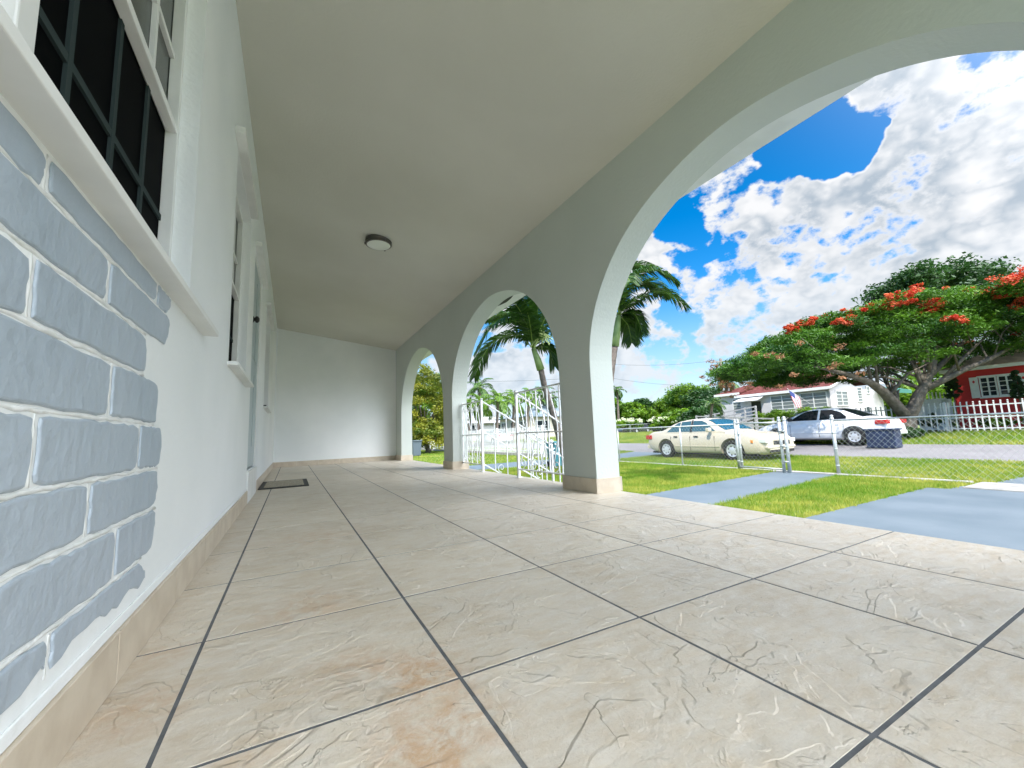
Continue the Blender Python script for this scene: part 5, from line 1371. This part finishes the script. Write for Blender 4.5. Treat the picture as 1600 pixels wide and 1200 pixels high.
# ------------------------------------------------------------------ the red house
RX = 26.4; RG = gz(26.4)
rh_ = thing('bungalow', 'dark red bungalow with white shutters and tan roof at the right', 'house', (RX, 4, RG))
q = MB(); q.box(RX, RX + 8, -6, 6.72, RG - .2, 2.50); q.build('wall', MT['house_red'], rh_)
q = MB(); q.poly([(RX - .35, -6.3, 2.50), (RX - .35, 6.95, 2.50), (RX + 4, 4.5, 4.2), (RX + 4, -6.3, 4.2)], .08, (0, 0, 1)); q.poly([(RX - .35, 6.95, 2.50), (RX + 8.3, 6.95, 2.50), (RX + 4, 4.5, 4.2)], .08, (0, 0, 1)); q.build('roof', MT['roof_tan'], rh_)
q = MB(); q.box(RX - .38, RX - .352, -6.3, 6.97, 2.42, 2.56); q.box(RX - .38, RX + 8.3, 6.952, 6.98, 2.42, 2.56); q.build('fascia', MT['trim'], rh_)
win_x(RX, 5.42, 5.82, 1.30, 2.06, 2, 4, 'win_dark', rh_, .05); win_x(RX, 4.88, 5.30, 1.30, 2.06, 2, 4, 'win_dark', rh_, .05)
q = MB(); q.box(RX - .07, RX, 4.80, 5.92, 2.11, 2.16); q.build('window_head', MT['trim'], rh_); q = MB(); q.box(RX - .09, RX, 4.80, 5.92, 1.19, 1.25); q.build('window_sill', MT['trim'], rh_)
for (a, b) in ((5.90, 6.16), (4.50, 4.77)):
    q = MB(); q.box(RX - .06, RX - .01, a, b, 1.22, 2.13); sh = q.build('shutter', MT['trim'], rh_, bevel=.01)
    q = MB(); c = (a + b) / 2; q.poly([(RX - .066, c - .05, 1.93), (RX - .066, c, 1.86), (RX - .066, c + .05, 1.93), (RX - .066, c, 2.0)], .004, (1, 0, 0)); q.build('diamond_emblem', MT['house_red'], sh)
q = MB(); q.box(RX, RX + .1, 3.0, 3.9, RG, 2.0); q.box(RX - .03, RX + .01, 2.9, 3.0, RG, 2.1); q.box(RX - .03, RX + .01, 3.9, 4.0, RG, 2.1); q.build('door', MT['trim'], rh_)
# white gate with a curved top between the houses
t = thing('picket_gate', 'white boarded gate with an arched picket top left of the red house', 'gate', (26.6, 7.3, gz(26.6)))
q = MB(); gx_ = 26.2; z = gz(gx_); ya, yb = 6.78, 7.95
q.box(gx_, gx_ + .03, ya, yb, z, z + 1.42); q.build('boards', MT['iron_white'], t)
q = MB()
for k in range(9):
    yy = ya + .07 + k * (yb - ya - .14) / 8; h = 1.60 + .10 * math.sin(math.pi * k / 8)
    q.box(gx_ + .002, gx_ + .025, yy - .022, yy + .022, z + 1.42, z + h); q.lathe((gx_ + .013, yy, z + h + .015), [(.001, -.03), (.03, 0), (.001, .03)], 6)
q.build('pickets', MT['iron_white'], t)
q = MB(); q.box(gx_ - .012, gx_ - .002, 6.86, 7.10, z + 1.22, z + 1.36); q.build('plaque', MT['galv'], t)
for (k, u, v0, v1, dep, wd, lab) in ((0, 1488, 588, 622, 17.7, .30, 'round topped topiary at the left corner of the red house'), (1, 1589, 579, 622, 16.0, .26, 'pointed topiary before the right side of the red house window')):
    c = P(u, (v0 + v1) / 2, dep); h = abs(P(u, v0, dep).z - P(u, v1, dep).z)
    t = thing('topiary', lab, 'topiary', (c.x, c.y, gz(c.x)), 'clipped topiaries by the red house')
    q = MB(); q.tube([(c.x, c.y, gz(c.x)), (c.x, c.y, c.z)], [.03, .02], 6); q.build('stem', MT['bark'], t)
    rr_ = random.Random(30 + k); cl = []
    for i in range(110):
        f = rr_.random(); w = wd * (1 - f * (.45 if k == 0 else .8)) * rr_.random() ** .4; a = rr_.uniform(0, 6.28)
        cl.append((c.x + w * math.cos(a), c.y + w * math.sin(a), c.z - h / 2 + h * f, .07))
    leaf_mesh('foliage', cl, 60, .028, .5, MT['cone_leaf'], t, 31 + k)
# low shrubs behind the white iron fence
rr_ = random.Random(3)
labs = ['low green shrub behind the white iron fence left of the flame tree trunk', 'dark bush behind the white fence right of the flame tree trunk', 'low bush under the red house window behind the white fence', 'small plant at the foot of the red wall behind the gate posts', 'shrub against the bungalow side wall behind the fence', 'yellow green shrub behind the fence near the rear of the white sedan', 'dark clump of plants around the flame tree roots']
for i, (x, y, R_, h) in enumerate(((24.3, 8.2, .6, .75), (24.3, 6.9, .6, .8), (25.2, 5.4, .5, .5), (25.6, 4.4, .4, .5), (25.5, 11, .8, .9), (24.2, 9.6, .7, .75), (20.6, 6.6, .65, .34))):
    shrub('garden_shrub', labs[i], (x, y), R_, h, MT['leaf_dark' if i in (1, 6) else 'leaf_mid'], 130 + i, 'garden shrubs across the street', 90, 30, .05)

# ------------------------------------------------------------------ houses seen through the middle arch
def far_house(label, x0, x1, y0, y1, zt, m_wall, m_roof, ridge):
    t = thing('bungalow', label, 'house', ((x0 + x1) / 2, (y0 + y1) / 2, -.2)); xm = (x0 + x1) / 2
    q = MB(); q.box(x0, x1, y0, y1, -.7, zt); q.build('wall', MT[m_wall], t)
    q = MB(); q.poly([(x0 - .5, y0 - .5, zt), (x1 + .5, y0 - .5, zt), (xm, y0 + 2.5, zt + ridge)], .08, (0, 0, 1)); q.poly([(x0 - .5, y0 - .5, zt), (xm, y0 + 2.5, zt + ridge), (xm, y1 - 2.5, zt + ridge), (x0 - .5, y1 + .5, zt)], .08, (0, 0, 1)); q.poly([(x1 + .5, y0 - .5, zt), (x1 + .5, y1 + .5, zt), (xm, y1 - 2.5, zt + ridge), (xm, y0 + 2.5, zt + ridge)], .08, (0, 0, 1)); q.poly([(x0 - .5, y1 + .5, zt), (xm, y1 - 2.5, zt + ridge), (x1 + .5, y1 + .5, zt)], .08, (0, 0, 1))
    q.build('roof', MT[m_roof], t)
    for k in range(3):
        w = (y1 - y0) / 3; win_x(x0, y0 + w * (k + .25), y0 + w * (k + .75), .7, 1.7, 2, 2, 'win_dark', t, .08)
    w = (x1 - x0) / 2
    for k in range(2): win_y(y0, x0 + w * (k + .25), x0 + w * (k + .7), .7, 1.7, 2, 2, 'win_dark', t, .08)
    return t
far_house('distant blue grey roofed house right of the step gap', 21.5, 29, 36.5, 43, 2.1, 'house_cream', 'roof_grey', 1.3)
far_house('distant white house with a pale roof beneath the palm clump', 19, 26, 48, 56, 1.9, 'house_white', 'wood_grey', 1.3)
far_house('far cream house glimpsed through the far arch', 17.5, 24, 64, 72, 2.2, 'house_cream', 'roof_tan', 1.4)
p = ground_at(762, 40); car('silver white car parked in the street beyond the picket fence', (17.0, 33.0, gz(17)), rad(90), CAM2, MT['car_white'], MT['glass_tint'], beige=False)

# ------------------------------------------------------------------ pole and cables
p0 = P(1127, 640, 36); p0.z = gz(p0.x)
t = thing('utility_pole', 'tall weathered utility pole behind the white bungalow', 'pole', tuple(p0))
tp = P(1126, 560, 36)
q = MB(); q.tube([p0, tp], [.17, .12], 10); q.build('shaft', MT['pole'], t)
q = MB(); q.bar(tp + Vector((-.8, .5, -.3)), tp + Vector((.8, -.5, -.3)), .10, .12); q.build('cross_arm', MT['pole'], t)
pl2 = Vector((-14, 52, 0)); tp2 = Vector((-14, 52, 8.5))
def cable(label, a, b, sag, r=.012):
    q = MB(); pts = []
    for k in range(25):
        f = k / 24; p = a.lerp(b, f); pts.append(p - Vector((0, 0, sag * 4 * f * (1 - f))))
    q.tube(pts, r, 5); tag(q.build('overhead_cable', MT['cable'], None, True), label, 'cable', 'overhead street cables')
cable('upper overhead cable crossing the sky right of the near pillar', P(940, 568, 33), tp + Vector((0, 0, -.1)), .3)
cable('lower overhead cable crossing the sky right of the near pillar', P(940, 588, 33), P(1127, 602, 36), .3)
cable('overhead cable crossing behind the palm in the middle arch', P(700, 596, 38), P(940, 588, 33), .15)
cable('right hand overhead cable running behind the flame tree', tp + Vector((0, 0, -.1)), P(1500, 590, 40), .4)
